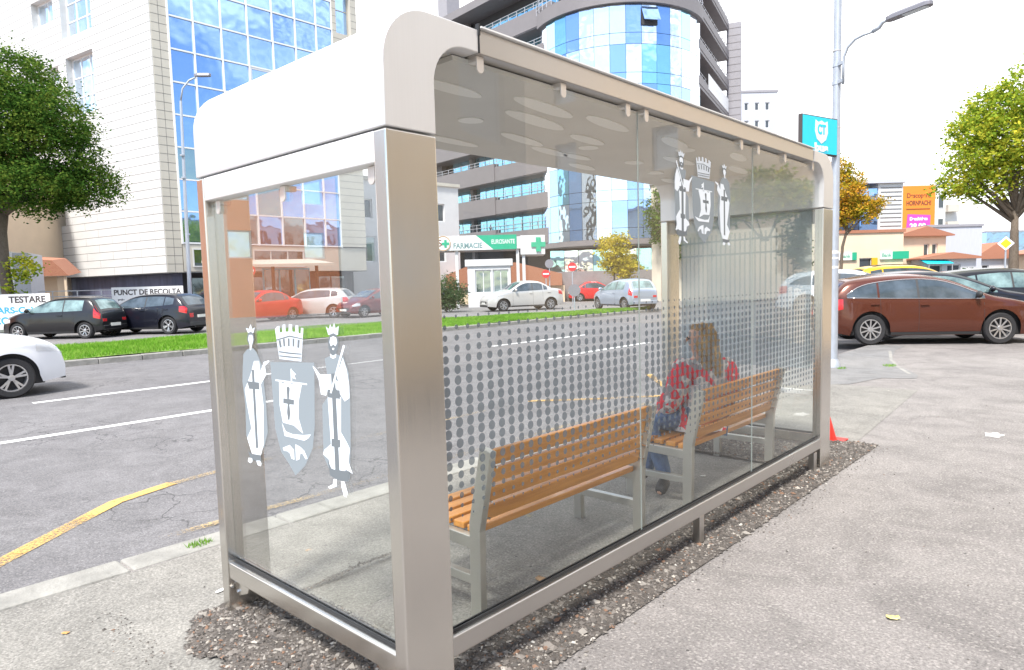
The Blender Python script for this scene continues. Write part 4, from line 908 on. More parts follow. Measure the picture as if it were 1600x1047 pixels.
# --- low white annexe right of it (behind the left shelter panel)
X1 = empty('annexe_building', (0, 0, 0), 'pale annexe with a row of small square windows right of the curtain wall building', 'building')
w = Wall((-40.5, 27.4), (.10, 1))
hs = [(1.0+2.2*k, 2.0+2.2*k, 3.4, 4.8) for k in range(4)]+[(1.0+2.2*k, 2.0+2.2*k, 6.6, 8.0) for k in range(4)]
b = MB(); w.holes(b, 0, 10, 0, 9.4, hs); part('wall', b, 'pale_wall', X1)
for h in hs: window(w, X1, *h)
b = MB(); w.box(b, -.1, 10.1, -8, .15, 9.4, 9.65); part('roof', b, 'clad_cream', X1)
b = MB(); w.box(b, 0, 10, -8, -.36, 0, 9.4); part('core', b, 'pale_wall', X1)

# --- brown office tower with terraces and a curved glass bay
Bt = empty('office_tower', (0, 0, 0), 'dark grey office tower with terraces and a curved blue glass bay above the shelter roof', 'building')
wb = Wall((-66.5, 53.18), (18.5, -2.3)); LB = 26.6
def ub(u): return u
zt = [7.15+3.4*k for k in range(7)]
b = MB()
for k, z in enumerate(zt):
    wb.box(b, 0, LB+.7, -3, 0, z-1.9, z-.35 if k < 4 else z-.1)
    wb.box(b, 0, LB-8.2, -.5, .15, z-1.85, z)
    wb.box(b, LB-8.2, LB+.7, -.42, .06, z-1.80, z-.35)
part('parapet_bands', b, 'band_brown', Bt)
for k, z in enumerate(zt):
    b = MB(); wb.box(b, 8.5, LB-.3, -1.9, -1.8, z-.4, z+1.55); q = part('ribbon_window', b, 'glass_cyan', Bt)
    b = MB(); u = 8.5
    while u < LB: wb.box(b, u-.03, u+.03, -1.8, -1.77, z-.3, z+1.5); u += 1.5
    part('frame', b, 'letter_grey', q)
    b = MB(); railing(wb, b, 0, LB+.6, -.12, z-.36, .9 if k else 1.1); part('railing', b, 'rail_steel', Bt)
b = MB(); wb.box(b, 0, LB-.5, -9, -2.0, 0, 31); part('core', b, 'shade_grey', Bt)
b = MB(); wb.box(b, 5.6, 7.0, -1.9, -1.2, 0, 30); wb.box(b, 12.3, 12.8, -1.75, -1.3, 0, 30); part('columns', b, 'band_brown', Bt)
b = MB(); wb.box(b, 0, LB, -3, .6, 30.0, 30.8); part('roof_slab', b, 'band_brown', Bt)
b = MB(); wb.box(b, 9.8, 11.5, -1.2, .5, 26, 40); part('stair_pillar', b, 'slab_grey', Bt)
# bay
cxb, cyb, RB = -37.0, 57.0, 7.9; a0, a1 = R(-122), R(20); NC = 14; nst = 6; ZB = 5.25; SH = 3.36
def bp(a, r, z): return (cxb+r*math.cos(a), cyb+r*math.sin(a), z)
rnd = random.Random(9)
for j in range(nst):
    for i in range(NC):
        aa, ab = a0+(a1-a0)*i/NC, a0+(a1-a0)*(i+1)/NC; da = .002
        q0, q1 = ZB+j*SH, ZB+(j+1)*SH; g = rnd.choice(['glass_pale', 'glass_pale', 'glass_cyan', 'glass_blue', 'glass_pale'])
        b = MB(); r_ = RB+rnd.uniform(-.01, .01)
        for z0_, z1_ in ((q0+.02, q0+.94), (q0+.98, q1-.02)):
            b.add([bp(aa+da, r_, z0_), bp(ab-da, r_, z0_), bp(ab-da, r_, z1_), bp(aa+da, r_, z1_), bp(aa+da, r_-.12, z0_), bp(ab-da, r_-.12, z0_), bp(ab-da, r_-.12, z1_), bp(aa+da, r_-.12, z1_)], [(0, 1, 2, 3), (7, 6, 5, 4), (0, 4, 5, 1), (1, 5, 6, 2), (2, 6, 7, 3), (3, 7, 4, 0)])
        part('window', b, g, Bt)
b = MB(); am = a0+(a1-a0)*8.5/NC; hw_ = .75
t_ = Vector((-math.sin(am), math.cos(am), 0)); nn = Vector((math.cos(am), math.sin(am), 0)); pc = Vector(bp(am, RB+.05, ZB+nst*SH-.3))
b.add([pc-t_*hw_, pc+t_*hw_, pc+t_*hw_+nn*.7-Vector((0, 0, 1.3)), pc-t_*hw_+nn*.7-Vector((0, 0, 1.3))], [(0, 1, 2, 3)]); q = part('open_sash', b, 'glass_deep', Bt, fixn=False); md_ = q.modifiers.new('s', 'SOLIDIFY'); md_.thickness = .05
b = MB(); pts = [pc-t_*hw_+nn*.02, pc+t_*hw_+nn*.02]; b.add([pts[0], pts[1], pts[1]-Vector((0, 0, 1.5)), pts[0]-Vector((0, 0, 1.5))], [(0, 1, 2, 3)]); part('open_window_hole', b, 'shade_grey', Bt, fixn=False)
b = MB(); P = [bp(a0+(a1-a0)*i/28, RB-.13, 0) for i in range(29)]
b.prism([(p[0], p[1]) for p in P]+[(cxb-3, cyb+6)], lambda u, v: (u, v, ZB), lambda u, v: (u, v, ZB+nst*SH)); part('bay_core', b, 'shade_grey', Bt)
b = MB(); P = [(cxb+(RB+.35)*math.cos(a0+(a1-a0)*i/28), cyb+(RB+.35)*math.sin(a0+(a1-a0)*i/28)) for i in range(29)]
b.prism(P+[(cxb-3, cyb+6)], lambda u, v: (u, v, ZB+nst*SH+.02), lambda u, v: (u, v, ZB+nst*SH+1.25)); part('bay_band', b, 'band_brown', Bt, smooth=True); b = MB(); b.prism(P+[(cxb-3, cyb+6)], lambda u, v: (u, v, ZB-.5), lambda u, v: (u, v, ZB-.02)); part('bay_band', b, 'band_brown', Bt, smooth=True)
b = MB(); zz_ = ZB+nst*SH+1.25
for i in range(28):
    for h in (.4, .75, 1.1): b.bar((*P[i], zz_+h), (*P[i+1], zz_+h), .04, .04)
    b.bar((*P[i], zz_), (*P[i], zz_+1.1), .05, .05)
part('railing', b, 'rail_steel', Bt)
b = MB(); P3 = [(cxb+(RB-2.2)*math.cos(a0+(a1-a0)*i/20), cyb+(RB-2.2)*math.sin(a0+(a1-a0)*i/20)) for i in range(21)]
b.prism(P3+[(cxb-4, cyb+8)], lambda u, v: (u, v, zz_), lambda u, v: (u, v, zz_+3.2)); part('penthouse_glass', b, 'glass_pale', Bt)
b = MB(); b.prism([(x+(x-cxb)*.25, y+(y-cyb)*.25) for x, y in P3]+[(cxb-4, cyb+8)], lambda u, v: (u, v, zz_+3.2), lambda u, v: (u, v, zz_+4.2)); part('roof_slab', b, 'band_brown', Bt)
# lower glass flank under and right of the bay
wq = Wall((-41.0, 50.4), (.86, .51)); 
b = MB(); wq.box(b, 0, 9.8, -3, .0, 4.6, 5.2); part('soffit_beam', b, 'shade_grey', Bt)
for i in range(7):
    b = MB(); wq.box(b, .2+i*1.4, 1.55+i*1.4, -.6, -.5, .1, 4.6); part('shopfront_pane', b, 'glass_pale' if i % 3 else 'glass_cyan', Bt)
b = MB(); wq.box(b, 0, 9.8, -4, -.65, 0, 4.6); part('core', b, 'shade_grey', Bt)
# right terraces and end slab
wr_ = Wall((-29.6, 59.4), (-4.2, 15.2)); b = MB()
for k in range(8):
    z = 6.6+3.3*k; wr_.box(b, 0, 15.6, -3.5, .1, z-.3, z); wr_.box(b, 0, 15.6, -.25, .15, z, z+.75)
part('parapet_bands', b, 'band_brown', Bt)
b = MB()
for k in range(8): railing(wr_, b, .3, 15.4, -.02, 7.35+3.3*k, .55, 2, 1.4)
part('railing', b, 'rail_steel', Bt)
b = MB(); wr_.box(b, -1, 15.4, -9, -3.6, 0, 33); part('core', b, 'shade_grey', Bt)
b = MB(); wr_.box(b, 4.0, 15.2, .16, .2, 20.2, 21.7); part('banner', b, 'white_paint', Bt)
ws_ = Wall((-33.9, 74.5), (1, .35)); b = MB(); ws_.box(b, 0, 1.55, -.9, 0, 0, 30.2); part('end_slab', b, 'slab_grey', Bt)
b = MB(); z = .8
while z < 30: ws_.box(b, 0, 1.55, .002, .02, z-.03, z+.03); z += .8
part('joints', b, 'band_brown', Bt)

# people on the tower terrace are tiny
# --- far pale block right of the tower
Fb = empty('apartment_block', (-50.2, 114.0, 0), 'pale blue grey block seen behind the tower above the shelter roof', 'building', math.atan2(4.3, 4.75))
w = Wall((0, 0), (1, 0)); hs = [(.9+1.8*i, 1.6+1.8*i, 18+3*j, 19.3+3*j) for i in range(3) for j in range(5)]
b = MB(); w.holes(b, 0, 6.6, 0, 33, hs); part('wall', b, 'metal_grey', Fb)
for h in hs: window(w, Fb, *h, fr=.1)
b = MB(); w.box(b, -.1, 6.7, -9, .1, 33, 33.4); part('roof', b, 'slab_grey', Fb)
b = MB(); w.box(b, 0, 6.6, -9, -.36, 0, 33); part('core', b, 'metal_grey', Fb)
b = MB(); w.box(b, -.9, 0, -6, -.4, 0, 29); part('stair_tower', b, 'white_paint', Fb)

# --- grey boundary wall behind the parked cars
wg = Wall((-34, 40.5), (14, 9)); b = MB(); wg.box(b, 0, 19, -.2, 0, 0, 2.35)
o = part('boundary_wall', b, 'wall_grey'); tag(o, 'long dark grey wall behind the red car under the glass bay', 'wall')
o = empty('boundary_wall', (0, 0, 0), 'dark blue grey fence wall behind the two parked black cars', 'wall')
wg2 = Wall((-36.5, 2.0), (.25, .97)); b = MB(); wg2.box(b, 0, 9.6, -.1, 0, 0, 1.25); part('wall', b, 'plinth_blue', o)
b = MB(); railing(wg2, b, 0, 9.6, -.05, 1.25, .5, 2, .9); part('railing', b, 'rail_steel', o)

# --- pharmacy kiosk
K = empty('pharmacy_kiosk', (0, 0, 0), 'green and white pharmacy kiosk with a lettered fascia behind the dotted glass', 'kiosk')
wk = Wall((-33.6, 28.75), (5.05, 4.56))
b = MB(); wk.box(b, 0, 6.3, -3.4, 0, 3.86, 4.66); wk.box(b, 6.3, 7.95, -3.4, .0, 3.45, 4.72); part('fascia', b, 'pale_wall', K, bevel=.02)
b = MB(); wk.box(b, .05, 6.05, .002, .05, 3.84, 4.80); sgn = part('sign_board', b, 'white_paint', K, bevel=.01)
b = MB(); b.prism([(3.35, 4.80), (6.05, 4.80), (6.05, 3.84), (4.5, 3.84)], lambda u, v: wk.p(u, .0505, v), lambda u, v: wk.p(u, .056, v)); part('green_panel', b, 'green_sign', sgn)
text('lettering', 'FARMACIE', .50, 'letter_grey', sgn, wk.M(2.78, .055, 4.12), 1.95, .018)
text('lettering', 'EUROSANTE', .42, 'white_paint', sgn, wk.M(5.15, .062, 4.34), 1.55, .004)
b = MB(); b.lathe([(.001, 0), (.52, 0), (.52, .05), (.001, .05)], 30, wk.M(1.15, .052, 4.32)); lg = part('logo_disc', b, 'paper', sgn)
b = MB(); b.lathe([(.44, 0), (.50, 0), (.50, .012), (.44, .012)], 30, wk.M(1.15, .103, 4.32), closed=True); part('logo_ring', b, 'card', lg)
text('lettering', 'S', .62, 'letter_brown', lg, wk.M(.92, .105, 4.32), None, .01)
def cross(w, b, u, z, s, v0, v1): w.box(b, u-s/6, u+s/6, v0, v1, z-s/2, z+s/2); w.box(b, u-s/2, u-s/6, v0, v1-.002, z-s/6, z+s/6); w.box(b, u+s/6, u+s/2, v0, v1-.002, z-s/6, z+s/6)
b = MB(); cross(wk, b, 1.30, 4.30, .50, .103, .125); part('logo_cross', b, 'green_sign', lg)
b = MB(); cross(wk, b, 7.5, 4.1, .95, .01, .10); part('green_cross', b, 'green_sign', K)
b = MB()
for u in (.3, 2.0, 6.1, 6.5): wk.box(b, u-.10, u+.10, -.35, -.15, 0, 3.86)
part('posts', b, 'pale_wall', K)
b = MB(); wk.holes(b, 2.7, 5.6, 0, 2.75, [(3.2, 4.3, .95, 2.5), (4.4, 5.45, .95, 2.5)], -.25, 0); part('booth_wall', b, 'pale_wall', K)
b = MB(); wk.box(b, 2.55, 5.75, -2.4, .12, 2.75, 3.2); part('booth_roof', b, 'pale_wall', K, bevel=.02)
b = MB(); wk.box(b, 2.7, 5.6, -2.2, -.26, 0, 2.75); part('booth_core', b, 'shade_grey', K)
for u0, u1 in ((3.2, 4.3), (4.4, 5.45)): window(wk, K, u0, u1, .95, 2.5, -.15, 'glass_teal', 'win_frame', 2, 1)
b = MB(); wk.box(b, -3, .0, -3.4, .02, 2.3, 4.4); part('side_panel', b, 'white_paint', K)
b = MB(); b.prism([(.5, 2.3), (2.6, 3.1), (6.0, 3.15), (9.5, 2.2), (9.5, 1.3), (.5, 1.3)], lambda u, v: wk.p(u, -7.0, v), lambda u, v: wk.p(u, -10, v)); o = part('tiled_roof', b, 'roof_tile'); tag(o, 'low red tiled roof of a house seen behind the pharmacy kiosk', 'roof')
b = MB(); wk.box(b, .3, 9.7, -9.6, -7.3, 0, 1.3); o2 = part('wall', b, 'cream_wall', o)

# --- little tiled hut and beige house left
H = empty('hut', (0, 0, 0), 'small cream hut with a red tiled canopy left of the white office building', 'hut')
wh = Wall((-41.2, 6.7), (.42, .91))
b = MB(); wh.box(b, 0, 2.6, -2.5, 0, 0, 2.55); part('wall', b, 'cream_wall', H)
b = MB(); b.prism([(-.4, 2.55), (3.3, 2.55), (2.6, 3.35), (-.4, 3.55)], lambda u, v: wh.p(u, .9, v), lambda u, v: wh.p(u, -2.6, v+.25)); part('roof', b, 'roof_tile', H)
b = MB()
for u in (2.0, 3.1): wh.box(b, u-.05, u+.05, .7, .8, 0, 2.55)
part('posts', b, 'cream_wall', H)
window(wh, H, .5, 1.4, 1.0, 1.7, .01, 'letter_brown', 'letter_brown')
Hs = empty('house', (0, 0, 0), 'beige house behind the big tree at the left edge', 'house')
wz = Wall((-52.0, 2.0), (.75, .66)); hs = [(6.8, 7.9, 4.4, 5.9), (3.5, 4.6, 4.4, 5.9)]
b = MB(); wz.holes(b, 0, 8.6, 0, 8.2, hs); part('wall', b, 'cream_wall', Hs)
for h in hs: window(wz, Hs, *h)
b = MB(); wz.box(b, 0, 8.6, -6, -.36, 0, 8.2); part('core', b, 'cream_wall', Hs)
b = MB(); b.prism([(-.4, 8.2), (9.0, 8.2), (7.6, 10), (1, 10)], lambda u, v: wz.p(u, .4, v), lambda u, v: wz.p(u, -6, v)); part('roof', b, 'roof_tile', Hs)
# billboard booth with lettering
Bo = empty('testing_booth', (0, 0, 0), 'tall grey green container booth with COVID-19 lettering behind the left tree', 'booth')
wo = Wall((-35.8, 3.2), (.42, .90)); b = MB(); wo.box(b, 0, 3.15, -2.4, 0, 0, 3.5); part('wall', b, 'booth_green' if 'booth_green' in MATS else mat('booth_green', (.36, .40, .36), .6, var=.1), Bo, bevel=.03)
b = MB(); wo.box(b, 3.15, 3.75, -2.4, .02, 0, 3.45); part('end_wall', b, 'metal_grey', Bo, bevel=.02)
b = MB(); wo.box(b, 3.05, 3.16, .01, .07, 0, 3.5); part('corner_post', b, 'white_paint', Bo)
text('lettering', 'COVID-19', .42, 'green_sign', Bo, wo.M(1.62, .012, 2.95), 2.0, .01)

# --- banners on the fence
def banner(label, w, u0, u1, z0, z1, lines, cat='banner'):
    o = empty('banner', (0, 0, 0), label, cat); b = MB(); w.box(b, u0, u1, 0, .02, z0, z1); bd = part('board', b, 'white_paint', o, bevel=.005)
    for txt, size, m_, u, z, wd_ in lines: text('lettering', txt, size, m_, bd, w.M(u, .0225, z), wd_, size*.03)
    b = MB()
    for u in (u0+.1, u1-.1): w.box(b, u-.03, u+.03, -.08, -.003, 0, z1)
    part('posts', b, 'rail_steel', o); return o
wt = Wall((-32.2, 4.75), (.72, .69))
banner('white banner reading TESTARE SARS-CoV-2 COVID-19 beside the left tree trunk', wt, 0, 2.35, .25, 1.66, [('TESTARE', .36, 'letter_dark', 1.45, 1.42, 1.45), ('SARS-CoV-2', .34, 'letter_blue', 1.10, 1.0, 2.1), ('COVID-19', .40, 'letter_blue', 1.0, .58, 1.9)])
wt2 = Wall((-31.6, 8.95), (.76, .65))
banner('white banner reading PUNCT DE RECOLTA behind the black crossover', wt2, 0, 3.2, .5, 1.84, [('PUNCT DE RECOLTA', .32, 'letter_dark', 1.6, 1.60, 3.0), ('probe', .12, 'letter_dark', .42, 1.3, None)])

# --- timber canopy stand behind the left panel
Cn = empty('market_canopy', (0, 0, 0), 'timber canopy stand with turquoise shutters behind the left glass panel', 'stall')
wc = Wall((-34.0, 15.0), (.10, 1)); b = MB()
for u in (.2, 2.8, 5.4): wc.box(b, u-.07, u+.07, -.2, -.06, 0, 3.0)
part('posts', b, 'bark_brown', Cn)
b = MB(); b.prism([(-.3, 3.0), (6.0, 3.12), (6.0, 3.26), (-.3, 3.14)], lambda u, v: wc.p(u, .9, v-.25), lambda u, v: wc.p(u, -2.2, v+.1)); part('roof', b, 'clad_cream', Cn)
for i in range(3):
    b = MB(); wc.box(b, 3.0+i*.95, 3.85+i*.95, -2.0, -1.9, .3, 2.7); q = part('shutter', b, 'glass_teal', Cn)
    b = MB(); wc.box(b, 2.93+i*.95, 3.0+i*.95, -1.98, -1.86, .2, 2.8); wc.box(b, 3.85+i*.95, 3.88+i*.95, -1.98, -1.86, .2, 2.8); wc.box(b, 3.0+i*.95, 3.85+i*.95, -1.97, -1.87, 2.7, 2.8); part('frame', b, 'cyan_panel', q)

# --- right side, far down the street
def simple_house(name, x, y, ang, wd, dp, h, wm, label, wins, roof=None, cat='building', rm='roof_tile', frames=True):
    o = empty(name, (x, y, 0), label, cat, ang); w = Wall((0, 0), (1, 0)); b = MB(); w.holes(b, 0, wd, 0, h, wins); part('wall', b, wm, o)
    for q in wins: window(w, o, *q, fr=.08)
    b = MB(); w.box(b, 0, wd, -dp, -.36, 0, h); part('core', b, wm, o)
    b = MB()
    if roof: b.prism([(-.5, h), (-.5, h+.12), (wd/2, h+roof), (wd+.5, h+.12), (wd+.5, h)], lambda u, v: (u, -.5, v), lambda u, v: (u, dp+.5, v))
    else: w.box(b, -.12, wd+.12, -dp, .12, h, h+.25)
    part('roof', b, rm, o); return o, w
ang = math.atan2(4.07, 4.51)
o, w = simple_house('bank_building', -17.9, 59.3, ang, 6.6, 9, 5.0, 'cream_wall', 'cream bank building with green signs, just right of the lamp post', [(2.9, 4.0, .2, 2.9)])
for u0, u1, mm in ((1.1, 2.2, 'white_paint'), (2.2, 2.6, 'green_sign'), (4.6, 5.6, 'white_paint'), (5.6, 7.0, 'green_sign')):
    b = MB(); w.box(b, u0, u1, .01, .18, 2.75, 3.4); q = part('sign', b, mm, o, bevel=.01)
    if mm == 'white_paint': text('lettering', 'Bank', .42, 'letter_green', q, w.M((u0+u1)/2, .185, 3.08), .8, .01)
b = MB(); w.box(b, 3.9, 4.4, .01, .1, 2.0, 2.9); part('yellow_sign', b, 'paint_yellow', o)
b = MB(); w.box(b, 5.0, 6.5, .0, 1.0, 1.9, 2.08); part('awning', b, 'green_sign', o)
G2 = empty('glass_office', (-16.0, 62.2, 0), 'white office block with blue glass corner on top of the bank building', 'building', ang)
w = Wall((0, 0), (1, 0)); b = MB(); w.box(b, 1.5, 3.6, -7, 0, 1.5, 9.2); part('wall', b, 'clad_white', G2)
b = MB(); w.box(b, .0, 1.5, -7, -.1, 4.9, 8.8); w.box(b, .05, 1.45, -.1, -.02, 5.2, 6.9); part('glass_corner', b, 'glass_deep', G2)
b = MB(); w.box(b, 2.0, 3.4, -.0, .5, 3.2, 5.0); part('glass_bay', b, 'glass_teal', G2)
b = MB()
for k in range(11): w.box(b, 1.7, 3.5, .005, .04, 5.2+k*.36, 5.26+k*.36)
part('louvres', b, 'joint', G2)
b = MB(); w.box(b, 0, 3.8, -7.2, .3, 9.2, 9.5); part('roof', b, 'metal_grey', G2)
BB = empty('apartment_block', (-18.4, 86.1, 0), 'grey block carrying the huge orange advertising banner', 'building', math.atan2(2.35, 2.6))
w = Wall((0, 0), (1, 0)); b = MB(); w.box(b, -1.0, 5.0, -9, 0, 0, 11.6); part('wall', b, 'pale_wall', BB)
for k in range(3):
    for i in range(2): window(w, BB, 4.1+.0*i, 4.8, 3.5+k*2.6, 5.0+k*2.6, .01) if i == 0 else None
b = MB(); w.box(b, 5.0, 6.8, -8, -.5, 0, 9.9); part('side_wing', b, 'clad_white', BB)
b = MB()
for k in range(3): w.box(b, 5.0, 6.3, -.5, .5, 4.5+k*1.9, 5.3+k*1.9)
part('balconies', b, 'clad_cream', BB)
AD = empty('advertising_banner', (-18.4, 86.1, 0), 'huge orange advertising banner with magenta date box on the grey block', 'banner', math.atan2(2.35, 2.6))
b = MB(); w.box(b, .05, 3.75, .02, .10, 1.2, 11.3); ob = part('sheet', b, 'orange', AD)
text('lettering', 'Descoperă', .72, 'letter_brown', ob, w.M(1.9, .11, 10.2), 2.7, .02); text('lettering', 'HORNBACH!', .72, 'letter_brown', ob, w.M(1.9, .11, 9.35), 2.8, .03)
b = MB(); w.box(b, .5, 3.2, .105, .14, 8.66, 8.76); part('small_print', b, 'letter_brown', ob)
b = MB(); b.prism([(.5, 5.95), (3.2, 6.15), (3.25, 8.0), (.65, 8.15)], lambda u, v: w.p(u, .105, v), lambda u, v: w.p(u, .14, v)); q = part('date_box', b, 'magenta', ob)
text('lettering', 'Deschidem', .5, 'white_paint', q, w.M(1.9, .15, 7.6), 2.0, .02); text('lettering', '28.09.', .85, 'white_paint', q, w.M(1.9, .15, 6.75), 2.0, .03)
b = MB(); b.prism([(.5, 4.6), (.7, 5.2), (1.2, 5.55), (2.7, 5.6), (3.3, 5.2), (3.4, 4.4), (3.1, 3.9), (2.6, 4.1), (1.2, 3.9), (.7, 4.1)], lambda u, v: w.p(u, .105, v), lambda u, v: w.p(u, .14, v)); part('picture', b, 'band_brown', ob)
simple_house('house', -14.6, 69.4, math.atan2(2.2, 2.4)+.2, 5.0, 7, 4.9, 'cream_wall', 'cream house with a red roof below the orange advertising banner', [(2.6, 3.2, 3.0, 4.2), (3.5, 4.1, 3.0, 4.2)], .9)
b = MB(); o = empty('awning', (-12.9, 68.7, 0), 'small turquoise awning in front of the cream house', 'awning', .9); b.prism([(0, 2.3), (2.6, 2.3), (2.6, 2.75), (0, 2.75)], lambda u, v: (u, 0 if v > 2.5 else -1.2, v), lambda u, v: (u, .1 if v > 2.5 else -1.1, v)); part('cloth', b, 'cyan_panel', o)
b = MB(); b.box(.1, .16, -1.15, -1.09, 0, 2.3); b.box(2.44, 2.5, -1.15, -1.09, 0, 2.3); part('poles', b, 'rail_steel', o)
simple_house('warehouse', -14.3, 78.9, math.atan2(3.4, 3.74), 5.6, 9, 6.1, 'metal_grey', 'plain grey metal warehouse right of the orange advertising banner', [], None, 'warehouse', 'slab_grey')
simple_house('garage_row', -12.6, 69.0, math.atan2(2.9, 3.2), 4.8, 4, 2.7, 'pale_wall', 'low garages with a rusty red roof edge in front of the grey warehouse', [(.5, 1.7, .2, 2.2), (2.2, 3.4, .2, 2.2)], .6, 'garage')
simple_house('house', -12.4, 94.2, math.atan2(2.1, 2.33), 4.6, 8, 2.9, 'pale_wall', 'low pale house with a wide pinkish tiled roof left of the right tree trunk', [(.8, 1.6, 1.0, 2.2)], 1.9, 'house')
simple_house('office_building', -18.2, 143.6, math.atan2(4.3, 4.75), 9.5, 9, 8.2, 'glass_deep', 'distant blue glass office building behind the right tree', [], None, 'building', 'slab_grey')
simple_house('house', -6.5, 92, .5, 9, 8, 3.2, 'cream_wall', 'low cream house far away beyond the right tree trunk', [(2, 3, 1, 2.2), (5, 6, 1, 2.2)], 1.2, 'house')
# row of far street buildings closing the view along the road
simple_house('apartment_block', -34, 128, .75, 14, 10, 11, 'pale_wall', 'distant pale block down the road, seen through the shelter glass', [(1.5+2.6*i, 2.7+2.6*i, 2+3*j, 3.5+3*j) for i in range(5) for j in range(3)], None, 'building', 'slab_grey')
simple_house('house', -26, 92, .7, 9, 8, 5, 'cream_wall', 'cream two storey house down the road, seen through the far pane', [(1.2+2.4*i, 2.3+2.4*i, 1+2.4*j, 2.3+2.4*j) for i in range(3) for j in range(2)], 1.6, 'house')

simple_house('apartment_block', -24.0, 41.5, math.atan2(5.2, 9.5), 12.0, 9, 8.2, 'backdrop_beige', 'long beige windowless block, added as a backdrop against the sky behind the far panes', [], None, 'building', 'slab_grey')  # added mid-tone backdrop, covers the white sky so the pane reflections show
# --- buildings behind and beside the photographer (seen in the glass and in the steel)
simple_house('apartment_block', 9.0, 17.3, R(-150)+PI, 1, 1, 1, 'cream_wall', 'x', [], None) if False else None
def plainblock(name, O, d, wd, h, wm, label, wins, dp=8, gm='win_dark'):
    o = empty(name, (0, 0, 0), label, 'building'); w = Wall(O, d); b = MB(); w.holes(b, 0, wd, 0, h, wins); part('wall', b, wm, o)
    for q in wins: window(w, o, *q, gm=gm, fr=.09)
    b = MB(); w.box(b, -.1, wd+.1, -dp, .1, h, h+.3); part('roof', b, 'slab_grey', o)
    b = MB(); w.box(b, 0, wd, -dp, -.36, 0, h); part('core', b, wm, o); return o, w
plainblock('apartment_building', (8.5, 10.5), (-.28, -.96), 11, 11, 'cream_wall', 'cream apartment building mirrored in the shelter glass', [(1.0+3.1*i, 2.9+3.1*i, 1.3+3.2*j, 3.0+3.2*j) for i in range(3) for j in range(3)], gm='film_light')
plainblock('apartment_building', (4.6, 20.5), (1, -.06), 14.0, 10.5, 'cream_wall', 'cream building behind the iron fence, mirrored in the far pane', [(1.2+4.2*i, 2.2+4.2*i, 5.4+3*j, 6.9+3*j) for i in range(3) for j in range(2)], gm='film_light')
plainblock('apartment_building', (12.0, 66.0), (0, -1), 38, 10.5, 'pale_wall', 'long pale building mirrored in the blue curtain wall', [(1.5+3.6*i, 3.4+3.6*i, 1.2+3.2*j, 3.0+3.2*j) for i in range(10) for j in range(3)])
plainblock('shop_building', (-36.0, -23.4), (-.08, 1), 15, 12.5, 'salmon', 'salmon coloured building mirrored in the left glass panel', [(.9+4.6*i, 2.3+4.6*i, 3.4+3.3*j, 5.0+3.3*j) for i in range(2) for j in range(3)], gm='glass_pale')
plainblock('shop_building', (-35.0, -35.5), (-.08, 1), 12, 11.0, 'pale_wall', 'white building mirrored in the left glass panel', [(1.5+2.6*i, 2.3+2.6*i, 3.2, 4.9) for i in range(4)], gm='glass_teal')
# iron fence on a cream wall, right of the photograph
Fe = empty('iron_fence', (0, 0, 0), 'dark iron bar fence in front of a cream wall, mirrored in the far pane', 'fence')
wfz = Wall((3.2, 12.5), (.95, .33)); b = MB(); u = 0
while u < 3.3: wfz.box(b, u-.009, u+.009, -.009, .009, .15, 2.55); u += .14
for z in (.3, 2.1, 2.4): wfz.box(b, 0, 3.3, -.02, .02, z-.02, z+.02)
part('bars', b, 'dark', Fe)
b = MB(); wfz.box(b, 0, 4.4, -2.2, -2.0, 0, 2.45); part('wall', b, 'cream_wall', Fe)
# ------------------------------------------------------------------ lamp posts, signs
LP = empty('lamp_post', (-2.01, 10.93, 0), 'tall grey galvanised lamp post with a curved arm, rising just right of the shelter', 'lamp post')
b = MB(); b.tube([(0, 0, -.05), (0, 0, 1.5), (.005, 0, 5), (.01, 0, 9.5)], [.078, .072, .062, .052], 20); pole_ = part('pole', b, 'galv', LP, smooth=True)
b = MB(); b.tube([(0, 0, 0), (0, 0, .06), (0, 0, .14)], [.13, .12, .082], 16); part('base_collar', b, 'galv', LP, smooth=True)
ap = [(.135, -.10, 4.72), (.135, -.10, 5.02), (.15, -.12, 5.15), (.21, -.14, 5.28), (.33, -.17, 5.37), (.46, -.19, 5.40), (.60, -.21, 5.41)]
b = MB(); b.tube(ap, .022, 10); arm = part('arm', b, 'galv', LP, smooth='all')
b = MB(); b.tube([(.60, -.21, 5.41), (.70, -.24, 5.44), (.75, -.25, 5.50), (.81, -.26, 5.52)], [.032, .034, .030, .032], 10); part('joint_sleeve', b, 'galv', arm, smooth='all')
b = MB(); Lm = Matrix.Translation((1.12, -.31, 5.545)) @ Matrix.Rotation(math.atan2(-.10, .62), 4, 'Z') @ Matrix.Rotation(R(-5), 4, 'Y')
pts = arc(.26, 0, .085, -PI/2, PI/2, 8)+arc(-.24, 0, .085, PI/2, 3*PI/2, 8)
b.prism(pts, lambda u, v: tuple(Lm @ Vector((u, v, -.03))), lambda u, v: tuple(Lm @ Vector((u, v, .03)))); b.prism([(u*.9, v*.7) for u, v in pts], lambda u, v: tuple(Lm @ Vector((u, v, .03))), lambda u, v: tuple(Lm @ Vector((u*.9, v*.7, .06))))
hd_ = part('lamp_head', b, 'lamp_grey', LP, bevel=.006)
b = MB(); b.prism([(-.07, -.062), (.25, -.062), (.29, 0), (.25, .062), (-.07, .062)], lambda u, v: tuple(Lm @ Vector((u, v, -.036))), lambda u, v: tuple(Lm @ Vector((u, v, -.0305)))); part('lens', b, 'film_light', hd_)
b = MB()
for z in (4.78, 5.07):
    b.tube([(0, 0, z-.03), (0, 0, z+.03)], .070, 16); b.bar((.05, -.04, z), (.14, -.105, z), .05, .05)
part('clamp', b, 'galv', LP)
b = MB()
for z in (3.62, 4.05, 5.3, 1.75): b.tube([(0, 0, z-.006), (0, 0, z+.006)], .0705, 16)
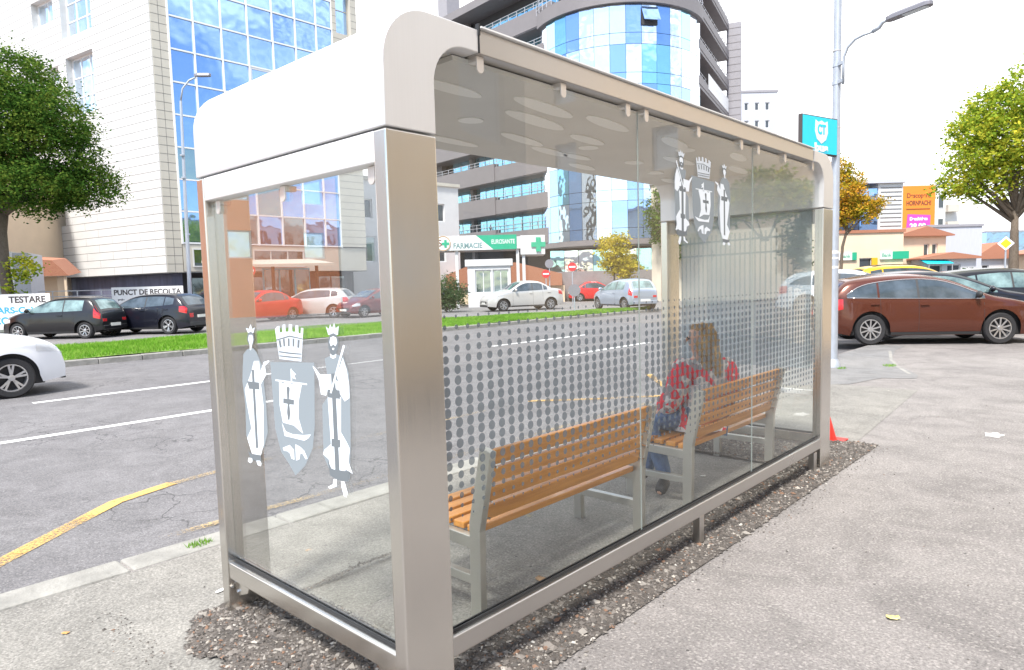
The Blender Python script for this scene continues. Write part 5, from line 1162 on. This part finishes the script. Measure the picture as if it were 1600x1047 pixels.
b.tube([(-.05, -.02, 5.22), (-.14, -.05, 5.21), (-.2, -.07, 5.17), (-.1, -.04, 5.05)], .005, 6)
part('steel_band', b, 'clamp_steel', LP)
b = MB()
for z, h in ((1.95, .05), (1.86, .03), (1.70, .04)): b.tube([(0, 0, z), (0, 0, z+h)], .0722, 16)
part('sticker', b, 'paper', LP)
# bus stop sign
SG = empty('bus_stop_sign', (0, 0, 0), 'cyan box sign with white shield CT bus strapped to the lamp post', 'sign')
wS = Wall((-2.215, 9.93), (.26, .93)); u1 = .95
b = MB(); wS.box(b, 0, u1, -.07, .0, 3.56, 4.17); sb = part('box', b, 'letter_dark', SG, bevel=.006)
b = MB(); wS.box(b, .02, u1-.02, .001, .008, 3.58, 4.15); part('face', b, 'cyan_panel', sb)
shp = [(-.16, .17), (-.08, .14), (0, .17), (.08, .14), (.16, .17), (.17, -.02), (.12, -.13), (0, -.20), (-.12, -.13), (-.17, -.02)]
b = MB(); b.prism([(.50+u, 3.93+v) for u, v in shp], lambda u, v: wS.p(u, .009, v), lambda u, v: wS.p(u, .014, v)); shd = part('shield', b, 'film_white', sb)
text('lettering', 'CT', .21, 'cyan_panel', shd, wS.M(.50, .016, 3.95), .22, .008)
text('lettering', 'bus', .17, 'film_white', sb, wS.M(.50, .011, 3.665), .36, .010)
b = MB()
for z in (3.68, 4.05): wS.box(b, u1-.05, u1+.13, -.07, -.02, z-.012, z+.012)
part('bracket', b, 'clamp_steel', SG)
# left street lamp
L2 = empty('street_lamp', (-33.6, 13.1, 0), 'thin grey street lamp in front of the blue curtain wall', 'street lamp')
b = MB(); b.tube([(0, 0, 0), (-.05, .1, 5.0), (-.12, .25, 11.0)], [.11, .085, .06], 14); part('pole', b, 'galv', L2, smooth=True)
b = MB(); b.tube([(-.12, .25, 11.0), (-.06, .35, 11.6), (.15, .6, 12.0), (.40, .85, 12.15)], .045, 8); part('arm', b, 'galv', L2, smooth='all')
b = MB(); M_ = Matrix.Translation((.62, 1.08, 12.25)) @ Matrix.Rotation(.8, 4, 'Z'); b.prism([(-.42, 0), (-.2, .17), (.35, .15), (.42, 0), (.35, -.15), (-.2, -.17)], lambda u, v: tuple(M_ @ Vector((u, v, -.06))), lambda u, v: tuple(M_ @ Vector((u, v*.7, .08)))); part('lamp_head', b, 'lamp_grey', L2, bevel=.02)
b = MB()
for z in (7.2, 8.3, 4.4): b.tube([(-.06, .13, z), (-.06, .13, z+.08)], .12, 10)
part('clamp', b, 'galv', L2)
mat('sign_red', (.55, .02, .03), .45); mat('sign_yellow', (.80, .48, .02), .45)
VA = {}
def rsign(name, x, y, z, r, kind, label, h=None, look=None):
    d = Vector((x-1.864, y+1.428, 0)).normalized(); d = Vector((-d.y, d.x, 0)) if look is None else Vector((*look, 0)).normalized()
    d = -d  # left to right as seen from the pavement
    o = empty(name, (0, 0, 0), label, 'road sign'); w = Wall((x, y), (d.x, d.y)); M = w.M(0, 0, z)
    b = MB()
    if kind == 'diamond': b.prism([(0, -r), (r, 0), (0, r), (-r, 0)], lambda u, v: w.p(u, 0, z+v), lambda u, v: w.p(u, .02, z+v))
    else: b.lathe([(.001, 0), (r, 0), (r, .02), (.001, .02)], 28, M)
    pl_ = part('plate', b, {'noentry': 'sign_red', 'diamond': 'film_white', 'back': 'lamp_grey', 'blue': 'letter_grey'}[kind], o)
    if kind == 'noentry': b = MB(); w.box(b, -r*.72, r*.72, .0205, .028, z-r*.17, z+r*.17); part('white_bar', b, 'white_paint', pl_)
    if kind == 'diamond': b = MB(); q = r*.66; b.prism([(0, -q), (q, 0), (0, q), (-q, 0)], lambda u, v: w.p(u, .0205, z+v), lambda u, v: w.p(u, .027, z+v)); part('yellow_field', b, 'sign_yellow', pl_)
    b = MB(); b.tube([w.p(0, -.035, 0), w.p(0, -.035, z+r*.8)], .03, 10); part('pole', b, 'galv', o, smooth=True); return o
rsign('road_sign', -23.97, 32.16, 2.47, .27, 'noentry', 'no entry sign on a thin pole before the glass bay, left of the red car')
rsign('road_sign', -25.15, 31.04, 2.08, .25, 'noentry', 'no entry sign beside the pharmacy kiosk, under a dark round sign back')
rsign('road_sign', -25.06, 31.28, 2.70, .27, 'back', 'dark round sign back above the no entry sign by the kiosk')
rsign('road_sign', -18.4, 25.05, 1.15, .30, 'back', 'low dark round sign back standing on the grass island')
rsign('road_sign', -24.2, 11.6, 2.34, .24, 'noentry', 'no entry sign on a thin pole seen through the left glass panel')
rsign('road_sign', -1.64, 28.04, 2.52, .25, 'diamond', 'yellow and white diamond priority road sign before the right tree trunk')
# traffic cone behind the far post
b = MB(); b.lathe([(.13, 0), (.13, .012), (.10, .014), (.088, .05), (.02, .30), (.012, .31)], 20); CO = empty('traffic_cone', (-.31, 5.33, .01), 'small red traffic cone standing right behind the far shelter post', 'cone'); part('body', b, 'cone_red' if 'cone_red' in MATS else mat('cone_red', (.75, .03, .02), .5), CO, smooth=True)
b = MB(); b.box(-.16, .16, -.16, .16, 0, .012); part('foot', b, 'cone_red', CO, bevel=.004)
# planters / litter bin far
# ------------------------------------------------------------------ people
mat('skin', (.55, .33, .24), .55, var=.06, vs=12); mat('hair_blond', (.20, .11, .05), .55, col2=(.68, .44, .20), vs=9, stretch=(2.2, 2.2, .8), bump=1, bs=30); mat('hair_dark', (.03, .02, .015), .5)
mat('denim', (.10, .17, .30), .85, var=.25, vs=18, bump=.4, bs=90); mat('shoe', (.03, .032, .035), .6); mat('jacket_blue', (.10, .20, .42), .7, var=.1, vs=8); mat('bag_black', (.015, .015, .018), .7); mat('pale_trousers', (.42, .41, .40), .8); mat('eye', (.03, .02, .02), .2)
def plaid():
    m = bpy.data.materials.new('plaid_red'); m.use_nodes = True; t = m.node_tree; b_ = t.nodes['Principled BSDF']; b_.inputs['Roughness'].default_value = .9
    tc = t.nodes.new('ShaderNodeTexCoord'); nz = t.nodes.new('ShaderNodeTexNoise'); nz.inputs['Scale'].default_value = 4; va = t.nodes.new('ShaderNodeVectorMath'); va.operation = 'MULTIPLY_ADD'; va.inputs[1].default_value = (.12, .12, .12)
    t.links.new(tc.outputs['Object'], nz.inputs['Vector']); t.links.new(nz.outputs['Color'], va.inputs[0]); t.links.new(tc.outputs['Object'], va.inputs[2])
    h = t.nodes.new('ShaderNodeTexVoronoi'); h.inputs['Scale'].default_value = 15; t.links.new(va.outputs[0], h.inputs['Vector'])
    cr = t.nodes.new('ShaderNodeValToRGB'); cr.color_ramp.interpolation = 'CONSTANT'; e = cr.color_ramp.elements; e[0].color = (.62, .57, .54, 1); e[0].position = 0; e[1].position = .42; e[1].color = (.66, .03, .05, 1); q = e.new(.86); q.color = (.30, .22, .22, 1)
    t.links.new(h.outputs['Color'], cr.inputs[0]); t.links.new(cr.outputs[0], b_.inputs['Base Color']); MATS['plaid_red'] = m
plaid()
def skin(name, nodes, edges, m, parent, sub=2):
    me = bpy.data.meshes.new(name); keys = list(nodes); ix = {k: i for i, k in enumerate(keys)}
    me.from_pydata([nodes[k][0] for k in keys], [(ix[a], ix[c]) for a, c in edges], [])
    o = bpy.data.objects.new(name, me); C.objects.link(o)
    md = o.modifiers.new('skin', 'SKIN'); md.use_smooth_shade = True; md.branch_smoothing = .6
    for i, k in enumerate(keys):
        r_ = nodes[k][1]; sv_ = me.skin_vertices[0].data[i]; sv_.radius = r_ if isinstance(r_, tuple) else (r_, r_); sv_.use_root = (i == 0)
    s = o.modifiers.new('sub', 'SUBSURF'); s.levels = sub; s.render_levels = sub
    bpy.context.view_layer.update()
    m2 = bpy.data.meshes.new_from_object(o.evaluated_get(bpy.context.evaluated_depsgraph_get())); bpy.data.objects.remove(o); m2.materials.clear()
    return link(name, m2, m, parent, smooth='all', fixn=False)
def hand(nodes, edges, key, wr, d, up, s=1.0):
    """palm, four curled fingers of unequal length and a thumb from the side of the palm"""
    d = Vector(d).normalized(); up = Vector(up); sd = d.cross(up).normalized(); up = sd.cross(d); wr = Vector(wr)
    nodes[key+'p'] = (tuple(wr+d*.045), (.034, .016)); edges.append((key, key+'p')); 
    for i, (off, ln) in enumerate(((-.028, .070), (-.010, .080), (.009, .075), (.026, .058))):
        a = wr+d*.085+sd*off; k = key+'f%d' % i
        nodes[k+'a'] = (tuple(a), .0105); nodes[k+'b'] = (tuple(a+d*ln*.45-up*.010), .009); nodes[k+'c'] = (tuple(a+d*ln*.72-up*.030), .0075)
        edges += [(key+'p', k+'a'), (k+'a', k+'b'), (k+'b', k+'c')]
    nodes[key+'t1'] = (tuple(wr+d*.04-sd*.035), .012); nodes[key+'t2'] = (tuple(wr+d*.075-sd*.055-up*.01), .0095); edges += [(key+'p', key+'t1'), (key+'t1', key+'t2')]
def head(parent_label, nodes, neck, c, face, m_hair=None):
    pass
def person(label, J, face, up, cloth, loc=(0, 0, 0), handdir=None):
    o = empty('person', loc, label, 'person')
    n = {}; e = []
    def a(k, p, r_): n[k] = (tuple(p), r_)
    a('pel', J['pel'], (.15, .12)); a('sp', J['sp'], (.135, .105)); a('ch', J['ch'], (.16, .115)); a('nk', J['nk'], .055); 
    H = Vector(J['hd']); F = Vector(face).normalized(); U = Vector(up).normalized()
    a('jaw', H-U*.055+F*.015, (.058, .066)); a('cr', H+U*.03, (.075, .088)); a('tp', H+U*.085, (.055, .065))
    e += [('pel', 'sp'), ('sp', 'ch'), ('ch', 'nk'), ('nk', 'jaw'), ('jaw', 'cr'), ('cr', 'tp')]
    for s in 'lr':
        a('sh'+s, J['sh'+s], .055); a('el'+s, J['el'+s], .040); a('wr'+s, J['wr'+s], .026); a('hp'+s, J['hp'+s], .085); a('kn'+s, J['kn'+s], .055); a('cf'+s, Vector(J['kn'+s]).lerp(Vector(J['an'+s]), .35), .052); a('an'+s, J['an'+s], .034); a('to'+s, J['to'+s], .03)
        e += [('ch', 'sh'+s), ('sh'+s, 'el'+s), ('el'+s, 'wr'+s), ('pel', 'hp'+s), ('hp'+s, 'kn'+s), ('kn'+s, 'cf'+s), ('cf'+s, 'an'+s), ('an'+s, 'to'+s)]
        hd = (Vector(J['wr'+s])-Vector(J['el'+s])) if handdir is None else Vector(handdir); hand(n, e, 'wr'+s, J['wr'+s], hd, (0, 0, 1))
    body = skin('body', n, e, 'skin', o)
    # face: nose, mouth, ears, eyes
    S = F.cross(U).normalized()
    b = MB(); b.bar(H+F*.078+U*.012, H+F*.102-U*.018, .022, .018); b.ellipsoid(H+S*.076, (.012, .02, .03)); b.ellipsoid(H-S*.076, (.012, .02, .03)); part('features', b, 'skin', o, smooth='all')
    b = MB(); b.ellipsoid(H+F*.076+S*.030+U*.012, (.012, .012, .008)); b.ellipsoid(H+F*.076-S*.030+U*.012, (.012, .012, .008)); part('eyes', b, 'eye', o, smooth='all')
    for nm, keys, extra, m_ in cloth:
        q = {k: (n[k][0], tuple(x+extra for x in n[k][1]) if isinstance(n[k][1], tuple) else n[k][1]+extra) for k in keys}
        skin(nm, q, [(x, y) for x, y in e if x in q and y in q], m_, o)
    return o, H, F, U
J = dict(pel=(-.60, 3.34, .55), sp=(-.60, 3.35, .72), ch=(-.58, 3.37, .90), nk=(-.585, 3.355, 1.03), hd=(-.605, 3.33, 1.14),
         shl=(-.47, 3.52, .94), shr=(-.68, 3.22, .94), ell=(-.46, 3.58, .68), elr=(-.69, 3.12, .70), wrl=(-.66, 3.42, .60), wrr=(-.80, 3.07, .585),
         hpl=(-.60, 3.44, .53), hpr=(-.66, 3.27, .53), knl=(-1.0, 3.24, .52), knr=(-.83, 2.98, .52), anl=(-.92, 3.12, .10), anr=(-.67, 2.95, .13), tol=(-1.04, 3.03, .04), tor=(-.66, 2.83, .045))
JK = ['pel', 'hpl', 'hpr', 'knl', 'knr', 'cfl', 'cfr', 'anl', 'anr']
CK = ['pel', 'sp', 'ch', 'shl', 'shr', 'ell', 'elr', 'wrl', 'wrr', 'hpl', 'hpr']
o, H, F, U_ = person('woman in a red and white plaid coat sitting on the far bench', J, (-.75, -.62, -.1), (.05, 0, 1),
   [('jeans', JK, .018, 'denim'), ('coat', CK, .055, 'plaid_red'), ('shoe', ['anl', 'tol'], .014, 'shoe'), ('shoe', ['anr', 'tor'], .016, 'shoe')])
b = MB(); b.prism(arc(0, 0, .19, PI*.0, PI*2, 18)[:-1], lambda u, v: (-.58+u*.95+v*.2, 3.30+v*1.05, .458), lambda u, v: (-.58+u*.7, 3.34+v*.8, .80)); cs = part('coat_skirt', b, 'plaid_red', o, smooth=True)
hn = {}; he = []
hc = H-F*.02
hn['a'] = (tuple(hc+U_*.045), (.092, .098)); hn['b'] = (tuple(hc-F*.045-U_*.06), (.125, .10)); hn['c'] = (tuple(hc-F*.085-U_*.16), (.15, .095)); hn['d'] = (tuple(hc-F*.105-U_*.27), (.135, .07)); hn['e'] = (tuple(hc-F*.115-U_*.37), (.07, .03)); hn['t'] = (tuple(hc+U_*.082), (.066, .07)); hn['tt'] = (tuple(hc+U_*.105), .035)
S_ = F.cross(U_).normalized()
hn['l'] = (tuple(hc+S_*.085-U_*.13-F*.02), .045); hn['r'] = (tuple(hc-S_*.085-U_*.13-F*.02), .045); hn['l2'] = (tuple(hc+S_*.10-U_*.27-F*.04), .035); hn['r2'] = (tuple(hc-S_*.10-U_*.27-F*.04), .035)
hr_ = skin('hair', hn, [('tt', 't'), ('t', 'a'), ('a', 'b'), ('b', 'c'), ('c', 'd'), ('d', 'e'), ('b', 'l'), ('l', 'l2'), ('b', 'r'), ('r', 'r2')], 'hair_blond', o, 3)
tx = bpy.data.textures.new('hair', 'CLOUDS'); tx.noise_scale = .022; dm = hr_.modifiers.new('d', 'DISPLACE'); dm.texture = tx; dm.strength = .055; dm.texture_coords = 'GLOBAL'
mat('hat_knit', (.30, .28, .26), .95, var=.35, vs=60, bump=1, bs=120)
def tiny_person(loc, col, label, h=1.7):
    o = empty('person', loc, label, 'person'); k = h/1.7
    n = {'p': ((0, 0, .95*k), (.15, .11)), 'c': ((0, 0, 1.3*k), (.18, .12)), 'n': ((0, 0, 1.46*k), .05), 'h': ((0, 0, 1.58*k), .095), 'h2': ((0, 0, 1.64*k), .08)}
    e = [('p', 'c'), ('c', 'n'), ('n', 'h'), ('h', 'h2')]
    for s, q in ((1, 'l'), (-1, 'r')):
        n['s'+q] = ((s*.19, 0, 1.38*k), .06); n['e'+q] = ((s*.25, -.05, 1.12*k), .045); n['w'+q] = ((s*.22, -.2, 1.0*k), .04); n['k'+q] = ((s*.09, 0, .5*k), .07); n['a'+q] = ((s*.1, 0, .06), .05); e += [('c', 's'+q), ('s'+q, 'e'+q), ('e'+q, 'w'+q), ('p', 'k'+q), ('k'+q, 'a'+q)]
    skin('body', n, e, col, o, 1); return o
u = 10.4; p_ = wb.p(u, -.9, 7.15-.36); 
tiny_person((p_[0], p_[1], 6.8), 'hair_dark', 'person in dark clothes standing on the tower terrace above the pharmacy sign, the left one')
p_ = wb.p(14.0, -.9, 0); tiny_person((p_[0], p_[1], 6.5), 'letter_dark', 'person in dark clothes on the tower terrace by the dark column, the right one')

# ------------------------------------------------------------------ trees and bushes
mat('bark', (.10, .075, .055), .95, col2=(.20, .165, .13), vs=9, stretch=(6, 6, 1.2), bump=1, bs=14)
leaf_mat('leaf_green', (.022, .06, .012), (.07, .15, .025), (.20, .26, .045)); leaf_mat('leaf_yellowgreen', (.10, .20, .02), (.34, .44, .05), (.72, .62, .07)); leaf_mat('leaf_autumn', (.16, .22, .02), (.48, .36, .04), (.74, .36, .05)); leaf_mat('leaf_dark', (.010, .028, .010), (.025, .06, .018), (.06, .11, .03)); leaf_mat('leaf_bush', (.03, .07, .025), (.07, .12, .05), (.14, .2, .09))
leaf_mat('leaf_yellow', (.25, .25, .03), (.50, .42, .04), (.65, .50, .08)); leaf_mat('leaf_flower', (.25, .03, .03), (.35, .08, .05), (.5, .12, .08))
def leaves(name, blobs, n, size, m, parent, clump=.42, per=26, seed=1, hollow=.45):
    g = np.random.default_rng(seed); vol = np.array([b_[3]*b_[4]*b_[5] for b_ in blobs]); vol = vol**.8; vol /= vol.sum()
    nc = max(1, n//per); bi = g.choice(len(blobs), nc, p=vol); B = np.array(blobs)[bi]
    d = g.normal(size=(nc, 3)); d /= np.linalg.norm(d, axis=1)[:, None]; rad = (hollow+(1-hollow)*g.uniform(0, 1, nc)**.7)*g.uniform(.82, 1.10, nc)
    cc = B[:, :3]+d*rad[:, None]*B[:, 3:6]
    P = np.repeat(cc, per, 0); cs = clump*g.uniform(.5, 1.3, nc); P = P+g.normal(size=P.shape)*np.repeat(cs, per)[:, None]*np.array([.62, .62, .42])
    N_ = len(P); s = size*g.uniform(.55, 1.25, N_)[:, None]
    a = g.normal(size=(N_, 3)); a[:, 2] *= .55; a /= np.linalg.norm(a, axis=1)[:, None]; t = g.normal(size=(N_, 3)); b2 = np.cross(a, t); b2 /= np.linalg.norm(b2, axis=1)[:, None]
    c2 = np.cross(a, b2); V = np.empty((N_, 4, 3)); V[:, 0] = P-a*s; V[:, 1] = P+b2*s*.55+c2*s*.12; V[:, 2] = P+a*s; V[:, 3] = P-b2*s*.55+c2*s*.12
    me = bpy.data.meshes.new(name); me.vertices.add(N_*4); me.vertices.foreach_set('co', V.ravel()); me.loops.add(N_*4); me.loops.foreach_set('vertex_index', np.arange(N_*4)); me.polygons.add(N_)
    me.polygons.foreach_set('loop_start', np.arange(0, N_*4, 4)); me.polygons.foreach_set('loop_total', np.full(N_, 4)); me.update()
    return link(name, me, m, parent, fixn=False)
def tree(label, loc, trunk, blobs, n, size, m, r0=.22, seed=1, clump=.42, group=None, name='tree', cat='tree', per=26):
    o = empty(name, loc, label, cat, 0, group); g = random.Random(seed); b = MB()
    k = len(trunk); b.tube(trunk, [r0*(1.25 if i == 0 else 1-.45*i/(k-1)) for i in range(k)], 14)
    top = Vector(trunk[-1])
    for bl in blobs:
        c = Vector(bl[:3]); 
        for q in range(2):
            e = c+Vector((g.uniform(-.5, .5)*bl[3], g.uniform(-.5, .5)*bl[4], g.uniform(-.1, .6)*bl[5])); s = Vector(trunk[-1]).lerp(Vector(trunk[-2]), g.uniform(0, .5)); md_ = s.lerp(e, .5)+Vector((g.uniform(-.3, .3), g.uniform(-.3, .3), g.uniform(0, .3)))
            b.tube([s, s.lerp(md_, .5), md_, e], [r0*.42, r0*.33, r0*.24, r0*.07], 7)
    part('trunk', b, 'bark', o, smooth='all'); leaves('crown', blobs, n, size, m, o, clump, per, seed); return o
T1 = tree('big dark green tree with full round crown at the left edge', (-32.3, 5.3, 0), [(.15, .25, -.1), (.0, .1, 1.2), (-.2, .05, 2.6), (-.3, .1, 4.2), (-.3, .3, 5.4)],
     [(-.3, -.3, 8.8, 2.8, 2.8, 2.2), (.9, 1.7, 7.3, 2.2, 2.2, 1.9), (-1.2, -2.2, 8.2, 2.4, 2.4, 2.4), (.9, .9, 6.0, 2.3, 2.3, 1.25), (1.7, 2.6, 6.0, 1.4, 1.5, .9), (.3, -2.2, 6.2, 2.0, 2.0, 1.3), (-.2, .9, 10.3, 1.8, 1.8, 1.3), (1.6, 1.6, 8.6, 1.7, 1.7, 1.4)], 100000, .066, 'leaf_green', .27, 3, .36)
leaves('low_shoots', [(.45, .55, 2.7, .55, .55, .5), (.2, .2, 1.9, .3, .4, .4)], 700, .085, 'leaf_yellowgreen', T1, .25, 20, 8)
tree('bright yellow green tree with forked trunk at the right edge', (-1.7, 30.6, 0), [(0, 0, -.1), (.02, 0, 1.5), (0, .05, 2.9), (.0, .1, 3.8)],
     [(0, .3, 6.7, 2.3, 2.3, 1.9), (-1.1, -.2, 5.7, 1.4, 1.4, 1.1), (1.6, .6, 5.9, 1.9, 1.9, 1.5), (.6, .2, 8.1, 1.6, 1.6, 1.25), (-.8, 0, 7.1, 1.4, 1.4, 1.2), (-2.0, -.4, 4.9, .8, .8, .45), (-.9, -.1, 4.8, 1.3, 1.3, .6), (2.6, .8, 7.2, 1.4, 1.4, 1.3)], 34000, .078, 'leaf_yellowgreen', .20, 5, .30)
tree('slender autumn tree with orange and yellow leaves right behind the lamp post', (-7.75, 30.6, 0), [(-.1, 0, -.1), (-.15, 0, 1.6), (-.1, .05, 2.8), (.1, .05, 3.6)],
     [(.0, 0, 5.0, .9, .9, 1.3), (.6, .3, 4.3, .75, .75, .6), (-.5, 0, 4.5, .8, .8, .8), (-.2, 0, 6.1, .5, .5, .7), (1.05, .4, 4.6, .45, .45, .4)], 11000, .062, 'leaf_autumn', .09, 7, .24)
tree('small bright yellow tree in front of the glass bay of the tower', (-26.6, 40.6, 0), [(0, 0, -.1), (0, 0, 1.2), (0, 0, 2.2)], [(0, 0, 3.7, 1.2, 1.2, 1.5), (.5, .3, 2.5, 1.2, 1.2, .8)], 5000, .11, 'leaf_yellow', .1, 9, .35)
tree('green tree beside the far shelter post, seen through the glass', (-22.9, 41.8, 0), [(0, 0, -.1), (0, 0, 1.5), (0, 0, 2.5)], [(0, 0, 6.0, 1.5, 1.5, 2.4), (.9, .5, 4.2, 1.3, 1.3, 1.6), (1.8, .8, 6.2, 1.4, 1.4, 2.0)], 11000, .11, 'leaf_green', .14, 11, .4)
tree('dark green tree mirrored in the far pane, left of the cream building', (5.4, 16.6, 0), [(0, 0, -.1), (0, 0, 1.2), (0, 0, 2.6)], [(0, 0, 3.7, 1.1, 1.1, .65), (-.9, 0, 3.5, .6, .6, .4), (1.1, 0, 3.4, .7, .7, .4)], 5200, .07, 'leaf_yellowgreen', .07, 12, .2)
tree('slim dark tree mirrored at the far shelter post', (2.35, 10.9, 0), [(0, 0, -.1), (0, 0, 1.0), (0, 0, 1.6)], [(0, 0, 2.1, .35, .35, .8)], 3600, .045, 'leaf_dark', .05, 13, .14)
tree('dark leafy tree close to the far shelter post, seen through the last pane', (-12.6, 37.5, 0), [(0, 0, -.1), (0, 0, 1.5), (0, .1, 2.2)], [(0, 0, 4.6, .85, .85, 2.1), (.1, 0, 2.6, .8, .8, 1.3), (-.6, 0, 5.6, .7, .7, 1.0)], 9000, .10, 'leaf_dark', .12, 31, .30)
b_ = [('leaf_bush', (-27.6, 25.0), 1.15, 1.0, 'large grey green bush hanging over the dark car left of the kiosk'), ('leaf_bush', (-8.8, 48.6), .75, .55, 'round green bush right of the yellow car, far down the street'),
      ('leaf_flower', (-7.4, 47.4), .8, .42, 'red flowering bush between two green bushes far down the street'), ('leaf_bush', (-6.6, 50.3), .95, .75, 'green bush in front of the low garages, right of the red flowering bush'), ('leaf_bush', (-5.0, 51.8), .8, .6, 'green bush left of the right tree trunk, far down the street')]
for i, (mm, (x, y), r_, h, lab) in enumerate(b_):
    o = empty('bush', (x, y, 0), lab, 'bush', 0, 'bushes far down the street' if i else None); z = 1.1 if i == 0 else 1.0
    bb = MB(); bb.tube([(0, 0, 0), (0, 0, z)], [.05, .02], 6); part('stem', bb, 'bark', o); leaves('foliage', [(0, 0, z, r_, r_, h), (r_*.5, 0, z*.7, r_*.6, r_*.6, h*.7)], 3800 if i == 0 else 1600, .07, mm, o, .25, 20, 20+i)
